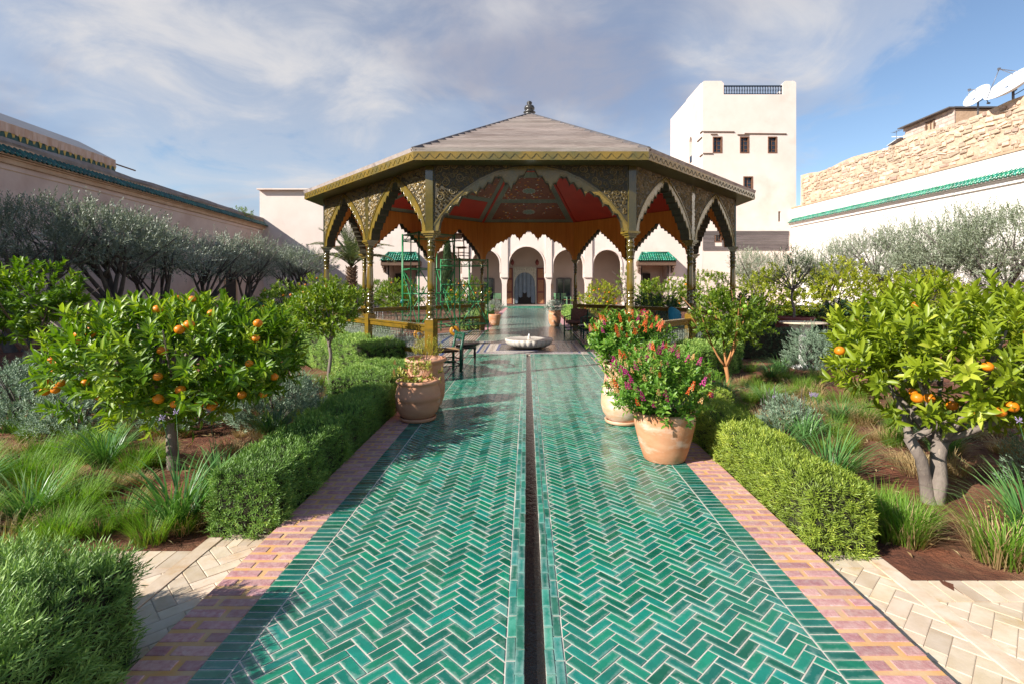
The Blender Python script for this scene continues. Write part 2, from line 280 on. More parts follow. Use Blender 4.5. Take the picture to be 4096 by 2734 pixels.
def floral():
    m = pm('painted_flowers', (.25, .085, .05), (.30, .11, .065), ns=4, rough=.5); t = m.node_tree; L = t.links; nd_ = t.nodes; b = nd_['Principled BSDF']
    src = b.inputs['Base Color'].links[0].from_socket; uv = nd_.new('ShaderNodeUVMap')
    for sc, col, th in ((5.5, (.70, .28, .03), .22), (7.5, (.10, .02, .08), .17), (6.0, (.80, .75, .66), .17), (6.5, (.60, .07, .04), .18)):
        vz = nd_.new('ShaderNodeTexVoronoi'); vz.inputs['Scale'].default_value = sc; nz = nd_.new('ShaderNodeTexNoise'); nz.inputs['Scale'].default_value = 16; L.new(uv.outputs[0], nz.inputs[0])
        va = nd_.new('ShaderNodeVectorMath'); va.operation = 'MULTIPLY_ADD'; L.new(nz.outputs['Color'], va.inputs[0]); va.inputs[1].default_value = (.09, .09, 0); L.new(uv.outputs[0], va.inputs[2]); L.new(va.outputs[0], vz.inputs[0])
        lt = nd_.new('ShaderNodeMath'); lt.operation = 'LESS_THAN'; L.new(vz.outputs['Distance'], lt.inputs[0]); lt.inputs[1].default_value = th
        mx = nd_.new('ShaderNodeMix'); mx.data_type = 'RGBA'; L.new(lt.outputs[0], mx.inputs[0]); L.new(src, mx.inputs[6]); mx.inputs[7].default_value = (*col, 1); src = mx.outputs[2]
    L.new(src, b.inputs['Base Color']); return m
M_floral = floral()

# ------------------------------------------------------------------ mesh helpers
def tag(o, label=None, cat=None, group=None, kind=None):
    if label: o['label'] = label
    if cat: o['category'] = cat
    if group: o['group'] = group
    if kind: o['kind'] = kind
    return o
def link(name, data, parent=None, loc=None, rotz=None):
    o = bpy.data.objects.new(name, data); C.objects.link(o)
    if parent is not None: o.parent = parent
    if loc is not None: o.location = loc
    if rotz is not None: o.rotation_euler = (0, 0, rotz)
    return o
def empty(name, loc=(0, 0, 0), rotz=0, label=None, cat=None, group=None, parent=None):
    o = link(name, None, parent, loc, rotz); o.empty_display_size = .1
    return tag(o, label, cat, group)
def copy_tree(o, parent=None):
    c = o.copy(); C.objects.link(c); c.parent = parent
    for ch in list(o.children): copy_tree(ch, c)
    return c
def np_mesh(name, V, F, mats, tv=None, midx=None, smooth=False):
    """mesh from numpy arrays; F all with the same corner count"""
    me = bpy.data.meshes.new(name); V = np.asarray(V, np.float32); F = np.asarray(F, np.int32); n, k = F.shape
    me.vertices.add(len(V)); me.vertices.foreach_set('co', V.ravel()); me.loops.add(n*k); me.loops.foreach_set('vertex_index', F.ravel())
    me.polygons.add(n); me.polygons.foreach_set('loop_start', np.arange(0, n*k, k, dtype=np.int32)); me.polygons.foreach_set('loop_total', np.full(n, k, np.int32))
    for m in (mats if isinstance(mats, (list, tuple)) else [mats]): me.materials.append(m)
    if midx is not None: me.polygons.foreach_set('material_index', np.asarray(midx, np.int32))
    if smooth: me.polygons.foreach_set('use_smooth', np.ones(n, bool))
    me.update(calc_edges=True)
    if tv is not None: a = me.attributes.new('tv', 'FLOAT', 'POINT'); a.data.foreach_set('value', np.asarray(tv, np.float32))
    return me
class MB:
    def __init__(s): s.v = []; s.f = []; s.m = []; s.uv = {}; s.sm = []
    def add(s, vs, fs, mi=0, smooth=False, uvs=None):
        b = len(s.v); s.v += [tuple(v) for v in vs]
        for i, f in enumerate(fs):
            if uvs is not None and uvs[i] is not None: s.uv[len(s.f)] = uvs[i]
            s.f.append(tuple(b+j for j in f)); s.m.append(mi); s.sm.append(smooth)
        return s
    def box(s, c, d, mi=0, rot=None, taper=None):
        x, y, z = (k/2 for k in d); vs = [Vector((a*x, b*y, e*z)) for e in (-1, 1) for b in (-1, 1) for a in (-1, 1)]
        if taper: vs = [Vector((v.x*(taper if v.z > 0 else 1), v.y*(taper if v.z > 0 else 1), v.z)) for v in vs]
        if rot is not None: vs = [rot @ v for v in vs]
        c = Vector(c); return s.add([v+c for v in vs], [(0, 2, 3, 1), (4, 5, 7, 6), (0, 1, 5, 4), (2, 6, 7, 3), (0, 4, 6, 2), (1, 3, 7, 5)], mi)
    def beam(s, p, q, w, h=None, mi=0, up=(0, 0, 1)):
        p, q = Vector(p), Vector(q); d = q-p; L = d.length; d.normalize(); up = Vector(up)
        if abs(d.dot(up)) > .98: up = Vector((1, 0, 0))
        x = d.cross(up).normalized(); z = x.cross(d); m = Matrix((x, d, z)).transposed(); return s.box((p+q)/2, (w, L, h or w), mi, m)
    def tube(s, pts, r, n=8, mi=0, cap=True, smooth=True):
        pts = [Vector(p) for p in pts]; k = len(pts); rs = r if isinstance(r, (list, tuple)) else [r]*k; vs = []; fs = []; pu = None
        for i, p in enumerate(pts):
            d = (pts[min(i+1, k-1)]-pts[max(i-1, 0)]).normalized()
            if pu is None: pu = Vector((0, 0, 1)) if abs(d.z) < .9 else Vector((1, 0, 0))
            x = d.cross(pu); x = x.normalized() if x.length > 1e-5 else Vector((1, 0, 0)); y = x.cross(d); pu = y
            for j in range(n): a = 2*math.pi*j/n; vs.append(p+(x*math.cos(a)+y*math.sin(a))*rs[i])
        for i in range(k-1):
            for j in range(n): j2 = (j+1) % n; fs.append((i*n+j, i*n+j2, (i+1)*n+j2, (i+1)*n+j))
        if cap: fs.append(tuple(range(n))[::-1]); fs.append(tuple((k-1)*n+j for j in range(n)))
        return s.add(vs, fs, mi, smooth)
    def lathe(s, prof, n=24, c=(0, 0, 0), mi=0, smooth=True, flute=0.0, nf=0):
        c = Vector(c); vs = []; fs = []; k = len(prof)
        for r, z in prof:
            for j in range(n):
                a = 2*math.pi*j/n; rr = r*(1+flute*(abs(math.sin(a*nf/2))-.6)) if nf else r; vs.append(c+Vector((rr*math.cos(a), rr*math.sin(a), z)))
        for i in range(k-1):
            for j in range(n): j2 = (j+1) % n; fs.append((i*n+j, i*n+j2, (i+1)*n+j2, (i+1)*n+j))
        fs.append(tuple(range(n))[::-1]); fs.append(tuple((k-1)*n+j for j in range(n)))
        return s.add(vs, fs, mi, smooth)
    def plate(s, loops, o, ux, uy, nrm, t, mi=0, mb=None, ms=None):
        """2D loops (outer, holes...) in the frame o,ux,uy; front face at o, back face t behind along -nrm"""
        o, ux, uy, nrm = Vector(o), Vector(ux), Vector(uy), Vector(nrm); flat = [p for l in loops for p in l]; n = len(flat)
        tris = tessellate_polygon([[Vector((p[0], p[1], 0)) for p in l] for l in loops])
        P = [o+ux*p[0]+uy*p[1] for p in flat]; vs = P+[p-nrm*t for p in P]; fr = []; bk = []; uf = []
        for a, b, c in tris:
            nn = (P[b]-P[a]).cross(P[c]-P[a])
            if nn.length < 1e-12: continue
            if nn.dot(nrm) < 0: a, c = c, a
            fr.append((a, b, c)); bk.append((n+c, n+b, n+a)); uf.append([flat[a], flat[b], flat[c]])
        s.add(vs, fr, mi, uvs=uf); b0 = len(s.v)-2*n; sd = []; i0 = 0
        for f in bk: s.f.append(tuple(b0+j for j in f)); s.m.append(mi if mb is None else mb); s.sm.append(False)
        for l in loops:
            k = len(l)
            for j in range(k): a, b = i0+j, i0+(j+1) % k; s.f.append((b0+a, b0+b, b0+n+b, b0+n+a)); s.m.append(mi if ms is None else ms); s.sm.append(False)
            i0 += k
        return s
    def mesh(s, name, mats, tv=None):
        me = bpy.data.meshes.new(name); me.from_pydata([tuple(v) for v in s.v], [], s.f)
        for m in (mats if isinstance(mats, (list, tuple)) else [mats]): me.materials.append(m)
        me.polygons.foreach_set('material_index', s.m); me.polygons.foreach_set('use_smooth', s.sm)
        if s.uv:
            u = me.uv_layers.new(name='UVMap').data
            for p in me.polygons:
                q = s.uv.get(p.index)
                if q:
                    for li, c in zip(p.loop_indices, q): u[li].uv = c
        me.update(); return me
    def build(s, name, mats, parent=None, loc=None, rotz=None, fix=False):
        me = s.mesh(name, mats)
        if fix: bm = bmesh.new(); bm.from_mesh(me); bmesh.ops.recalc_face_normals(bm, faces=bm.faces); bm.to_mesh(me); bm.free()
        return link(name, me, parent, loc, rotz)
def rect(x0, y0, x1, y1): return [(x0, y0), (x1, y0), (x1, y1), (x0, y1)]
def bez(p0, p1, p2, n):
    p0, p1, p2 = Vector(p0), Vector(p1), Vector(p2); return [p0*(1-t)**2+p1*2*t*(1-t)+p2*t*t for t in (i/(n-1) for i in range(n))]
X, Y, Z = Vector((1, 0, 0)), Vector((0, 1, 0)), Vector((0, 0, 1))
def unit(a): return a/np.maximum(np.linalg.norm(a, axis=-1, keepdims=True), 1e-9)
# ------------------------------------------------------------------ foliage helpers
def leaf_arrays(P, D, U, L, W, full=True, fold=.25, droop=.18, tv=None):
    """many leaves: base P, direction D, blade normal U, length L, width W -> verts, tris, tv"""
    n = len(P); D = unit(D); S = unit(np.cross(D, U)); U = unit(np.cross(S, D)); L = L[:, None]; W = W[:, None]
    if full:
        def pt(t, s, dz): return P+D*L*t+S*W*s*.5-U*L*droop*t*t+U*W*dz
        V = np.stack([pt(0, 0, 0), pt(.3, -.85, fold), pt(.3, 0, 0), pt(.3, .85, fold), pt(.68, -.78, fold), pt(.68, 0, 0), pt(.68, .78, fold), pt(1, 0, 0)], 1)
        T = np.array([(0, 2, 1), (0, 3, 2), (1, 2, 5), (1, 5, 4), (2, 3, 6), (2, 6, 5), (4, 5, 7), (5, 6, 7)]); k = 8
    else:
        V = np.stack([P, P+D*L*.5-S*W*.5+U*W*fold-U*L*droop*.25, P+D*L-U*L*droop, P+D*L*.5+S*W*.5+U*W*fold-U*L*droop*.25], 1); T = np.array([(0, 2, 1), (0, 3, 2)]); k = 4
    F = (T[None]+(np.arange(n)*k)[:, None, None]).reshape(-1, 3)
    if tv is None: tv = rng.random(n)
    return V.reshape(-1, 3), F, np.repeat(tv, k)
def cat(parts):
    V = []; F = []; T = []; b = 0
    for v, f, t in parts: V.append(v); F.append(f+b); T.append(t); b += len(v)
    return np.concatenate(V), np.concatenate(F), np.concatenate(T)
def rdir(n): return unit(rng.normal(size=(n, 3)))
def shoots(base, dirs, nl, llen, lwid, slen, spread=.9, up=.25, full=True, droop=.2, tvb=None, jit=.25):
    """leafy shoots: nl leaves spiral round each shoot"""
    n = len(base); out = []; D = unit(dirs); h = unit(np.cross(D, np.array([0.3, .1, 1.0]))); g = np.cross(D, h); ph = rng.random(n)*6.28; tb = rng.random(n) if tvb is None else tvb
    for k in range(nl):
        t = (k+.6)/nl; a = ph+k*2.4+rng.normal(size=n)*.3; rad = h*np.cos(a)[:, None]+g*np.sin(a)[:, None]
        P = base+D*(slen*t)[:, None]; ld = D*(1-spread*.55*(1-.55*t))+rad*spread*(1-.45*t)+np.array([0, 0, up])+rng.normal(size=(n, 3))*jit*.5
        nrm = unit(D*.9-rad*.35+np.array([0, 0, .55])+rng.normal(size=(n, 3))*jit); L = llen*(.65+.5*rng.random(n)); W = lwid*(.8+.4*rng.random(n))
        out.append(leaf_arrays(P, ld, nrm, L, W, full, droop=droop, tv=np.clip(.18+.42*tb+.28*rng.random(n)+.14*t, 0, 1)))
    return cat(out)
def crown_points(n, r, holes=5, hole_r=.55, inner=.25, flat=.75, lobes=9, lob=.16):
    """points on an uneven ellipsoid shell with gaps, plus outward directions"""
    lc = rdir(lobes); hc = rdir(holes); P = []
    d = rdir(n*3); bulge = 1+lob*np.max(np.clip(d@lc.T, 0, 1)**6, 1)*1.6-lob
    keep = np.ones(len(d), bool)
    if holes: keep = (np.max(d@hc.T, 1) < math.cos(hole_r)) | (rng.random(len(d)) < .25)
    d = d[keep][:n]; b = bulge[keep][:n]; s = 1-inner*rng.random(len(d))**1.5
    p = d*(b*s)[:, None]*np.array(r); p[:, 2] = np.where(p[:, 2] < 0, p[:, 2]*flat, p[:, 2]); return p, unit(d/np.array(r))
def limbs(mb, base, tops, r0, trunk_h, lean=(0, 0), n=8, split=None, kink=.05, mi=0, r1=.25, forks=2):
    """continuous trunk that opens into limbs reaching the given tops"""
    base = Vector(base); top = base+Vector((lean[0], lean[1], trunk_h)); pts = [base+Vector((0, 0, -.1)), base, base.lerp(top, .35)+Vector((random.uniform(-kink, kink), random.uniform(-kink, kink), 0)), base.lerp(top, .7)+Vector((random.uniform(-kink, kink), random.uniform(-kink, kink), 0)), top]
    mb.tube(pts, [r0*1.45, r0*1.15, r0, r0*.93, r0*.95], n, mi)
    for tp in tops:
        tp = Vector(tp); mid = top.lerp(tp, .45)+Vector((random.uniform(-1, 1)*kink*3, random.uniform(-1, 1)*kink*3, -.08*(tp-top).length+random.uniform(-kink, kink))); rr = r0*random.uniform(.5, .72)
        st = base.lerp(top, random.uniform(.88, 1.0)); c = bez(st, mid, tp, 7); mb.tube(c, [rr*(1-(1-r1)*i/6) for i in range(7)], max(5, n-2), mi)
        for q in range(forks):
            a = c[random.choice((3, 4))]; e = tp+Vector((random.uniform(-1, 1), random.uniform(-1, 1), random.uniform(-.2, .6)))*(tp-top).length*.45; mb.tube(bez(a, a.lerp(e, .5)+Vector((0, 0, -.04)), e, 5), [rr*.5, rr*.42, rr*.34, rr*.25, rr*.15], 5, mi)
FRUIT = {}
def fruit_mesh(m, r):
    k = (m.name, r)
    if k not in FRUIT:
        b = MB(); b.lathe([(r*math.sin(a), -r*math.cos(a)*.93) for a in (.25, .6, 1.0, 1.4, 1.8, 2.2, 2.6, 2.9)], 14); FRUIT[k] = b.mesh('orange', m)
    return FRUIT[k]
def sprigs(P, D, slen, K, nl, nw, spread=.8, tv=None, up=.0):
    """needle sprigs (rosemary): K needles round each short stem"""
    n = len(P); D = unit(D); h = unit(np.cross(D, np.array([.3, .7, .2]))); g = np.cross(D, h); ph = rng.random(n)*6.28; tb = rng.random(n) if tv is None else tv; out = []
    for k in range(K):
        t = (k+.3)/K; a = ph+k*2.4; rad = h*np.cos(a)[:, None]+g*np.sin(a)[:, None]; d = D*(.45+.5*t)+rad*spread*(1-.5*t)+np.array([0, 0, up]); L = nl*(.7+.5*rng.random(n))
        out.append(leaf_arrays(P+D*(slen*t)[:, None], d, rad*-.4+D, L, np.full(n, nw), False, .0, .12, np.clip(.12+.45*tb+.22*t+.2*rng.random(n), 0, 1)))
    return cat(out)
def hedge_surface(n, lx, ly, h, rr=.07, lump=.03):
    """points and normals on the top and sides of a clipped, rounded hedge block (base centre at origin)"""
    A = np.array([lx*ly, lx*h, lx*h, ly*h, ly*h]); f = rng.choice(5, n, p=A/A.sum()); u = rng.random(n)-.5; v = rng.random(n); P = np.zeros((n, 3)); Nn = np.zeros((n, 3))
    for i, (px, py, pz, nn) in enumerate(((1, 1, 0, (0, 0, 1)), (1, 0, 1, (0, -1, 0)), (1, 0, 1, (0, 1, 0)), (0, 1, 1, (-1, 0, 0)), (0, 1, 1, (1, 0, 0)))):
        k = f == i; uu = u[k]; vv = v[k]
        if i == 0: P[k] = np.stack([uu*lx, (vv-.5)*ly, np.full(k.sum(), h)], 1)
        elif i < 3: P[k] = np.stack([uu*lx, np.full(k.sum(), nn[1]*ly/2), vv*h], 1)
        else: P[k] = np.stack([np.full(k.sum(), nn[0]*lx/2), uu*ly, vv*h], 1)
        Nn[k] = nn
    c = np.stack([np.clip(P[:, 0], -lx/2+rr, lx/2-rr), np.clip(P[:, 1], -ly/2+rr, ly/2-rr), np.clip(P[:, 2], -1, h-rr)], 1); d = P-c; ln = np.linalg.norm(d, axis=1, keepdims=True)
    Nn = np.where(ln > 1e-6, d/np.maximum(ln, 1e-6), Nn); P = c+Nn*np.minimum(ln, rr)
    w = np.sin(P[:, 0]*5.1+P[:, 1]*3.3)*np.cos(P[:, 1]*4.7+P[:, 2]*6+1)+.6*np.sin(P[:, 0]*13+P[:, 2]*9)*np.sin(P[:, 1]*11+2)
    return P+Nn*(w*lump)[:, None], Nn, w
def hedge(loc, lx, ly, h, rotz, dens, mat, label, K=11, nl=.022, nw=.0035, slen=.045, group='clipped hedges round the beds', lump=.02, rr=.07, top_up=.55):
    o = empty('clipped_hedge', loc, rotz, label, 'hedge', group); area = lx*ly+2*h*(lx+ly); n = int(area*dens); P, Nn, w_ = hedge_surface(n, lx-.06, ly-.06, h-.04, rr, lump)
    D = Nn*.75+np.array([0, 0, top_up])+rng.normal(size=(n, 3))*.33; V, F, T = sprigs(P-Nn*.02, D, slen*(.6+.7*rng.random(n)), K, nl, nw, tv=np.clip(.5+.28*w_+.22*rng.normal(size=n), 0, 1)); link('foliage', np_mesh('hedge_foliage', V, F, mat, T), o)['kind'] = 'stuff'
    b = MB(); b.box((0, 0, h*.46), (lx-.13, ly-.13, h*.92-.05)); b.build('dark_core', M_hcore, o); return o  # solid dark box paints the shade behind the sprigs
def blades(n, L0, L1, W, spread, arch, segs=4, rad=.06, tvb=(0, 1), upright=.5, lean=None):
    """one clump of arching blades from the origin"""
    a = rng.random(n)*6.28; r = rad*np.sqrt(rng.random(n)); base = np.stack([r*np.cos(a), r*np.sin(a), np.zeros(n)], 1); a2 = a+rng.normal(size=n)*.6; out_ = np.stack([np.cos(a2), np.sin(a2), np.zeros(n)], 1)
    if lean is not None: out_ = out_+np.array(lean)
    L = (L0+(L1-L0)*rng.random(n)); sp = spread*(.25+.9*rng.random(n)); ar = arch*(.4+rng.random(n)); side = unit(np.cross(out_, np.array([0, 0, 1.0]))); Vs = []; tvs = []; tb = tvb[0]+(tvb[1]-tvb[0])*rng.random(n)
    for k in range(segs+1):
        t = k/segs; c = base+out_*((sp*t+ar*t*t)*L*.75)[:, None]+np.array([0, 0, 1.0])*(L*(t*(1-.12*sp)-(.35*ar+.12*sp)*t*t*t))[:, None]; wd = W*(1-t**2.2)+.0006
        Vs += [c-side*wd/2, c+side*wd/2]; tvs += [np.clip(tb*.45+.1+.5*t, 0, 1)]*2
    V = np.stack(Vs, 1).reshape(-1, 3); m = 2*(segs+1); F = np.concatenate([np.array([(2*k, 2*k+1, 2*k+3), (2*k, 2*k+3, 2*k+2)]) for k in range(segs)]); F = (F[None]+(np.arange(n)*m)[:, None, None]).reshape(-1, 3)
    return V, F, np.stack(tvs, 1).ravel()

# ------------------------------------------------------------------ ground and paved ways
def ax(a, b, s): return np.arange(a, b, s)
gx = np.concatenate([[-600, -200, -80], ax(-40, -9, 1.5), ax(-9, 9, .085), ax(9, 40, 1.5), [80, 200, 600]]); gy = np.concatenate([[-200, -60, -20], ax(-8, 2, 1.0), ax(2, 12, .085), ax(12, 60, 1.5), [120, 300, 900, 2000]])
GX, GY = np.meshgrid(gx, gy); bed = (np.abs(GX) > 2.35)*1.0*(GY > 2.6)*(np.abs(GX) < 9)*(GY < 12)
def vnoise(x, y, s):
    i = np.floor(x*s).astype(int); j = np.floor(y*s).astype(int); fx = x*s-i; fy = y*s-j; hsh = lambda a, b: (np.sin(a*127.1+b*311.7)*43758.5453) % 1; fx = fx*fx*(3-2*fx); fy = fy*fy*(3-2*fy)
    return (hsh(i, j)*(1-fx)+hsh(i+1, j)*fx)*(1-fy)+(hsh(i, j+1)*(1-fx)+hsh(i+1, j+1)*fx)*fy
GZ = -.105+bed*(.05*(vnoise(GX, GY, 1.3)-.3)+.035*(vnoise(GX, GY, 5)-.5)+.025*(vnoise(GX, GY, 11)-.5))
nx, ny = len(gx), len(gy); idx = np.arange(nx*ny).reshape(ny, nx); F = np.stack([idx[:-1, :-1], idx[:-1, 1:], idx[1:, 1:], idx[1:, :-1]], -1).reshape(-1, 4)
tag(link('ground', np_mesh('ground', np.stack([GX, GY, GZ], -1).reshape(-1, 3), F, M_soil, smooth=True)), kind='structure')
def clip_poly(p, x0, x1, y0, y1):
    for ax_, lim, sg in ((0, x0, 1), (0, x1, -1), (1, y0, 1), (1, y1, -1)):
        q = []
        for i in range(len(p)):
            a, b = p[i], p[(i+1) % len(p)]; da, db = sg*(a[ax_]-lim), sg*(b[ax_]-lim)
            if da >= 0: q.append(a)
            if da*db < 0: t = da/(da-db); q.append((a[0]+(b[0]-a[0])*t, a[1]+(b[1]-a[1])*t))
        p = q
        if len(p) < 3: return []
    return p
def parea(p): return abs(sum(p[i][0]*p[(i+1) % len(p)][1]-p[(i+1) % len(p)][0]*p[i][1] for i in range(len(p))))/2
def tile_geo(poly, th, bev, frame=None, tilt=0.0):
    """one bevelled tile: local 2D polygon -> verts, faces, uv (cm from the edges)"""
    k = len(poly); cx = sum(p[0] for p in poly)/k; cy = sum(p[1] for p in poly)/k; inr = min(abs((poly[(i+1) % k][1]-poly[i][1])*(cx-poly[i][0])-(poly[(i+1) % k][0]-poly[i][0])*(cy-poly[i][1]))/max(1e-6, math.hypot(poly[(i+1) % k][0]-poly[i][0], poly[(i+1) % k][1]-poly[i][1])) for i in range(k))
    f = max(.2, 1-bev/max(inr, 1e-4)); ins = [(cx+(p[0]-cx)*f, cy+(p[1]-cy)*f) for p in poly]
    vs = [(p[0], p[1], -th) for p in poly]+[(p[0], p[1], -bev*.6) for p in poly]+[(p[0], p[1], 0) for p in ins]
    fs = [tuple(2*k+i for i in range(k))]; uv = [[(0.3, 0.3)]*k]
    for i in range(k): j = (i+1) % k; fs += [(i, j, k+j, k+i), (k+i, k+j, 2*k+j, 2*k+i)]; uv += [[(0, 0)]*4, [(0, 0), (0, 0), (.3, .3), (.3, .3)]]
    return vs, fs, uv
def rect_tile_mesh(name, L, W, th, bev, mat):
    """full tile; the top is a 3x3 patch so that its UV carries the distance to the edges"""
    xs = [-L/2, -L/2+bev, 0, L/2-bev, L/2] if L > .06 else [-L/2, -L/2+bev, 0, L/2-bev, L/2]; ys = [-W/2, -W/2+bev, 0, W/2-bev, W/2] if W < .1 else [-W/2, -W/2+bev, -W/2+.02, W/2-.02, W/2-bev, W/2]
    b = MB(); nx_, ny_ = len(xs), len(ys); vs = []; 
    for j, y in enumerate(ys):
        for i, x in enumerate(xs): e = i in (0, nx_-1) or j in (0, ny_-1); vs.append((x, y, -bev*.6 if e else 0))
    duv = lambda v: ((L/2-abs(v[0]))*100*.35, (W/2-abs(v[1]))*100*.35)
    fs = [(j*nx_+i, j*nx_+i+1, (j+1)*nx_+i+1, (j+1)*nx_+i) for j in range(ny_-1) for i in range(nx_-1)]; b.add(vs, fs, uvs=[[duv(vs[k]) for k in f] for f in fs])
    ring = [i for i in range(nx_)]+[j*nx_+nx_-1 for j in range(1, ny_)]+[(ny_-1)*nx_+i for i in range(nx_-2, -1, -1)]+[j*nx_ for j in range(ny_-2, 0, -1)]; k = len(ring); lo = [(vs[r][0], vs[r][1], -th) for r in ring]; hi = [vs[r] for r in ring]
    b.add(lo+hi, [(i, (i+1) % k, k+(i+1) % k, k+i) for i in range(k)], uvs=[[(0, 0)]*4]*k); return b.mesh(name, mat)
class Pieces:
    """collects alike flat pieces: the nearest become objects, the rest one joined part"""
    def __init__(s, name, rest, mat, parent, full, limit=300, th=.012, bev=.0025): s.n, s.rest, s.mat, s.par, s.full, s.lim, s.th, s.bev, s.items = name, rest, mat, parent, full, limit, th, bev, []
    def put(s, key, loc, rotz, poly=None, tilt=(0, 0)): s.items.append((key, loc, rotz, poly, tilt))
    def flush(s):
        s.items.sort(key=lambda q: q[0]); V = []; F = []; UV = []; TV = []; fv = np.array([v.co for v in s.full.vertices]) if s.full else None
        if s.full: ff = [tuple(p.vertices) for p in s.full.polygons]; ud = s.full.uv_layers[0].data; fu = [[tuple(ud[l].uv) for l in p.loop_indices] for p in s.full.polygons]
        for i, (k, loc, rz, poly, tilt) in enumerate(s.items):
            if poly is None:
                if i < s.lim:
                    o = link(s.n, s.full, s.par, loc); o.rotation_euler = (tilt[0], tilt[1], rz); continue
                M = Matrix.Rotation(rz, 3, 'Z') @ Matrix.Rotation(tilt[1], 3, 'Y') @ Matrix.Rotation(tilt[0], 3, 'X'); vv = fv @ np.array(M).T+np.array(loc); f2, u2 = ff, fu
            else:
                vs, f2, u2 = tile_geo(poly, s.th, s.bev)
                if i < s.lim:
                    b = MB(); b.add(vs, f2, uvs=u2); o = b.build(s.n, s.mat, s.par, loc); o.rotation_euler = (0, 0, rz); continue
                c, sn = math.cos(rz), math.sin(rz); vv = np.array([(x*c-y*sn+loc[0], x*sn+y*c+loc[1], z+loc[2]) for x, y, z in vs])
            b0 = sum(len(a) for a in V) if not V else s._b; s._b = b0+len(vv); V.append(vv); F += [tuple(b0+j for j in f) for f in f2]; UV += u2; TV += [random.random()]*len(vv)
        if V:
            me = bpy.data.meshes.new(s.rest); me.from_pydata(np.concatenate(V).tolist(), [], F); me.materials.append(s.mat); u = me.uv_layers.new(name='UVMap').data; flat = [c for q in UV for p in q for c in p]; u.foreach_set('uv', flat)
            a = me.attributes.new('tv', 'FLOAT', 'POINT'); a.data.foreach_set('value', TV); me.update(); link(s.rest, me, s.par)['kind'] = 'stuff'
def herring(pc, x0, x1, y0, y1, L, W, g, zt, ang=45, keyf=None):
    """herringbone of L x W tiles filling a rectangle; cut tiles at the edges"""
    c, s_ = math.cos(R(ang)), math.sin(R(ang)); rot = lambda p: (p[0]*c-p[1]*s_, p[0]*s_+p[1]*c); cx, cy_ = (x0+x1)/2, (y0+y1)/2; n = int((abs(x1-x0)+abs(y1-y0))/W/1.2)+6
    m2 = int((abs(x1-x0)+abs(y1-y0))/L/1.2)+6
    for i in range(-n, n):
        for j in range(-m2, m2):
            ox, oy = i*W+j*L, i*W-j*L; p = rot((ox, oy))
            if not (x0-cx-2*L < p[0] < x1-cx+2*L and y0-cy_-2*L < p[1] < y1-cy_+2*L): continue
            for k, (mx, my, rz) in enumerate(((ox+L/2, oy+W/2, 0), (ox+L+W/2, oy+W-L/2, 90))):
                q = rot((mx, my)); q = (q[0]+cx, q[1]+cy_); l, w = L/2-g/2, W/2-g/2; a = R(rz+ang); ca, sa = math.cos(a), math.sin(a)
                pw = [(q[0]+u*ca-v*sa, q[1]+u*sa+v*ca) for u, v in ((-l, -w), (l, -w), (l, w), (-l, w))]; cl = clip_poly(pw, x0, x1, y0, y1)
                if not cl or parea(cl) < 2e-4: continue
                zj = zt+random.uniform(-.0012, .0012)
                if parea(cl) > .995*4*l*w: pc.put(q[1], (q[0], q[1], zj), a, None, (random.gauss(0, .006), random.gauss(0, .004)))
                else: pc.put(q[1], (q[0], q[1], zj), 0, [(u-q[0], v-q[1]) for u, v in cl])
PH, GB, TB = .047, 1.30, 1.45       # channel half width, inner and outer edge of the green border
pb = MB()
for sx in (-1, 1): pb.box((sx*(PH+TB)/2, 6.6, -.0540), (TB-PH, 12.1, .102), 0); pb.box((sx*1.60, 6.35, -.0575), (.30, 11.6, .105), 1)
pb.box((0, 6.6, -.115), (2*PH+.02, 12.1, .02), 2)
for sx in (-1, 1): pb.box((sx*(PH+.006), 6.6, -.06), (.012, 12.1, .095), 2)
path = tag(pb.build('garden_path', [M_grout, M_mortar, M_chbed]), kind='structure')
tl = .1535; tw = .0545
ft = rect_tile_mesh('tile', tl-.0072, tw-.0072, .012, .0018, M_tile); pc = Pieces('tile', 'herringbone_tiles', M_tile, path, ft)
herring(pc, -GB+.004, -.134, .75, 12.62, tl, tw, .0072, .0); herring(pc, .134, GB-.004, .75, 12.62, tl, tw, .0072, .0); pc.flush()
ft = rect_tile_mesh('border_tile', .144, .050, .012, .0025, M_tileb); pc = Pieces('border_tile', 'border_tiles', M_tileb, path, ft)
for sx in (-1, 1):
    y = .8
    while y < 12.6: pc.put(y, (sx*(GB+.075+.002), y, random.uniform(-.001, .001)), random.gauss(0, .008), None, (random.gauss(0, .01), random.gauss(0, .004))); y += .0565
pc.flush()
ft = rect_tile_mesh('channel_tile', .040, .150, .014, .0025, M_chan); pc = Pieces('channel_tile', 'channel_tiles', M_chan, path, ft)
for sx in (-1, 1):
    for x, z, off in ((.108, .001, 0), (.067, .004, .07)):
        y = .8+off
        while y < 12.6: pc.put(y, (sx*x+random.gauss(0, .0012), y, z+random.uniform(-.001, .001)), random.gauss(0, .012), None, (random.gauss(0, .006), random.gauss(0, .02)-sx*.03*(x < .08))); y += .157
pc.flush()
fb1 = rect_tile_mesh('brick', .178, .060, .012, .003, M_brick); fb2 = rect_tile_mesh('brick', .088, .060, .012, .003, M_brick)
pcs = [Pieces('brick', 'paving_bricks', M_brick, path, fb1, 160), Pieces('brick', 'paving_half_bricks', M_brick, path, fb2, 140)]
for sx in (-1, 1):
    y = 1.0; r_ = 0
    while y < 12.1:
        l0, s0 = (1.452+.089, 1.452+.178+.028+.044) if r_ % 2 else (1.452+.088+.028+.089, 1.452+.044)
        for p, x in ((pcs[0], l0), (pcs[1], s0)): p.put(y, (sx*x+random.gauss(0, .003), y, -.001+random.uniform(-.001, .001)), random.gauss(0, .012))
        y += .0905; r_ += 1
for p in pcs: p.flush()
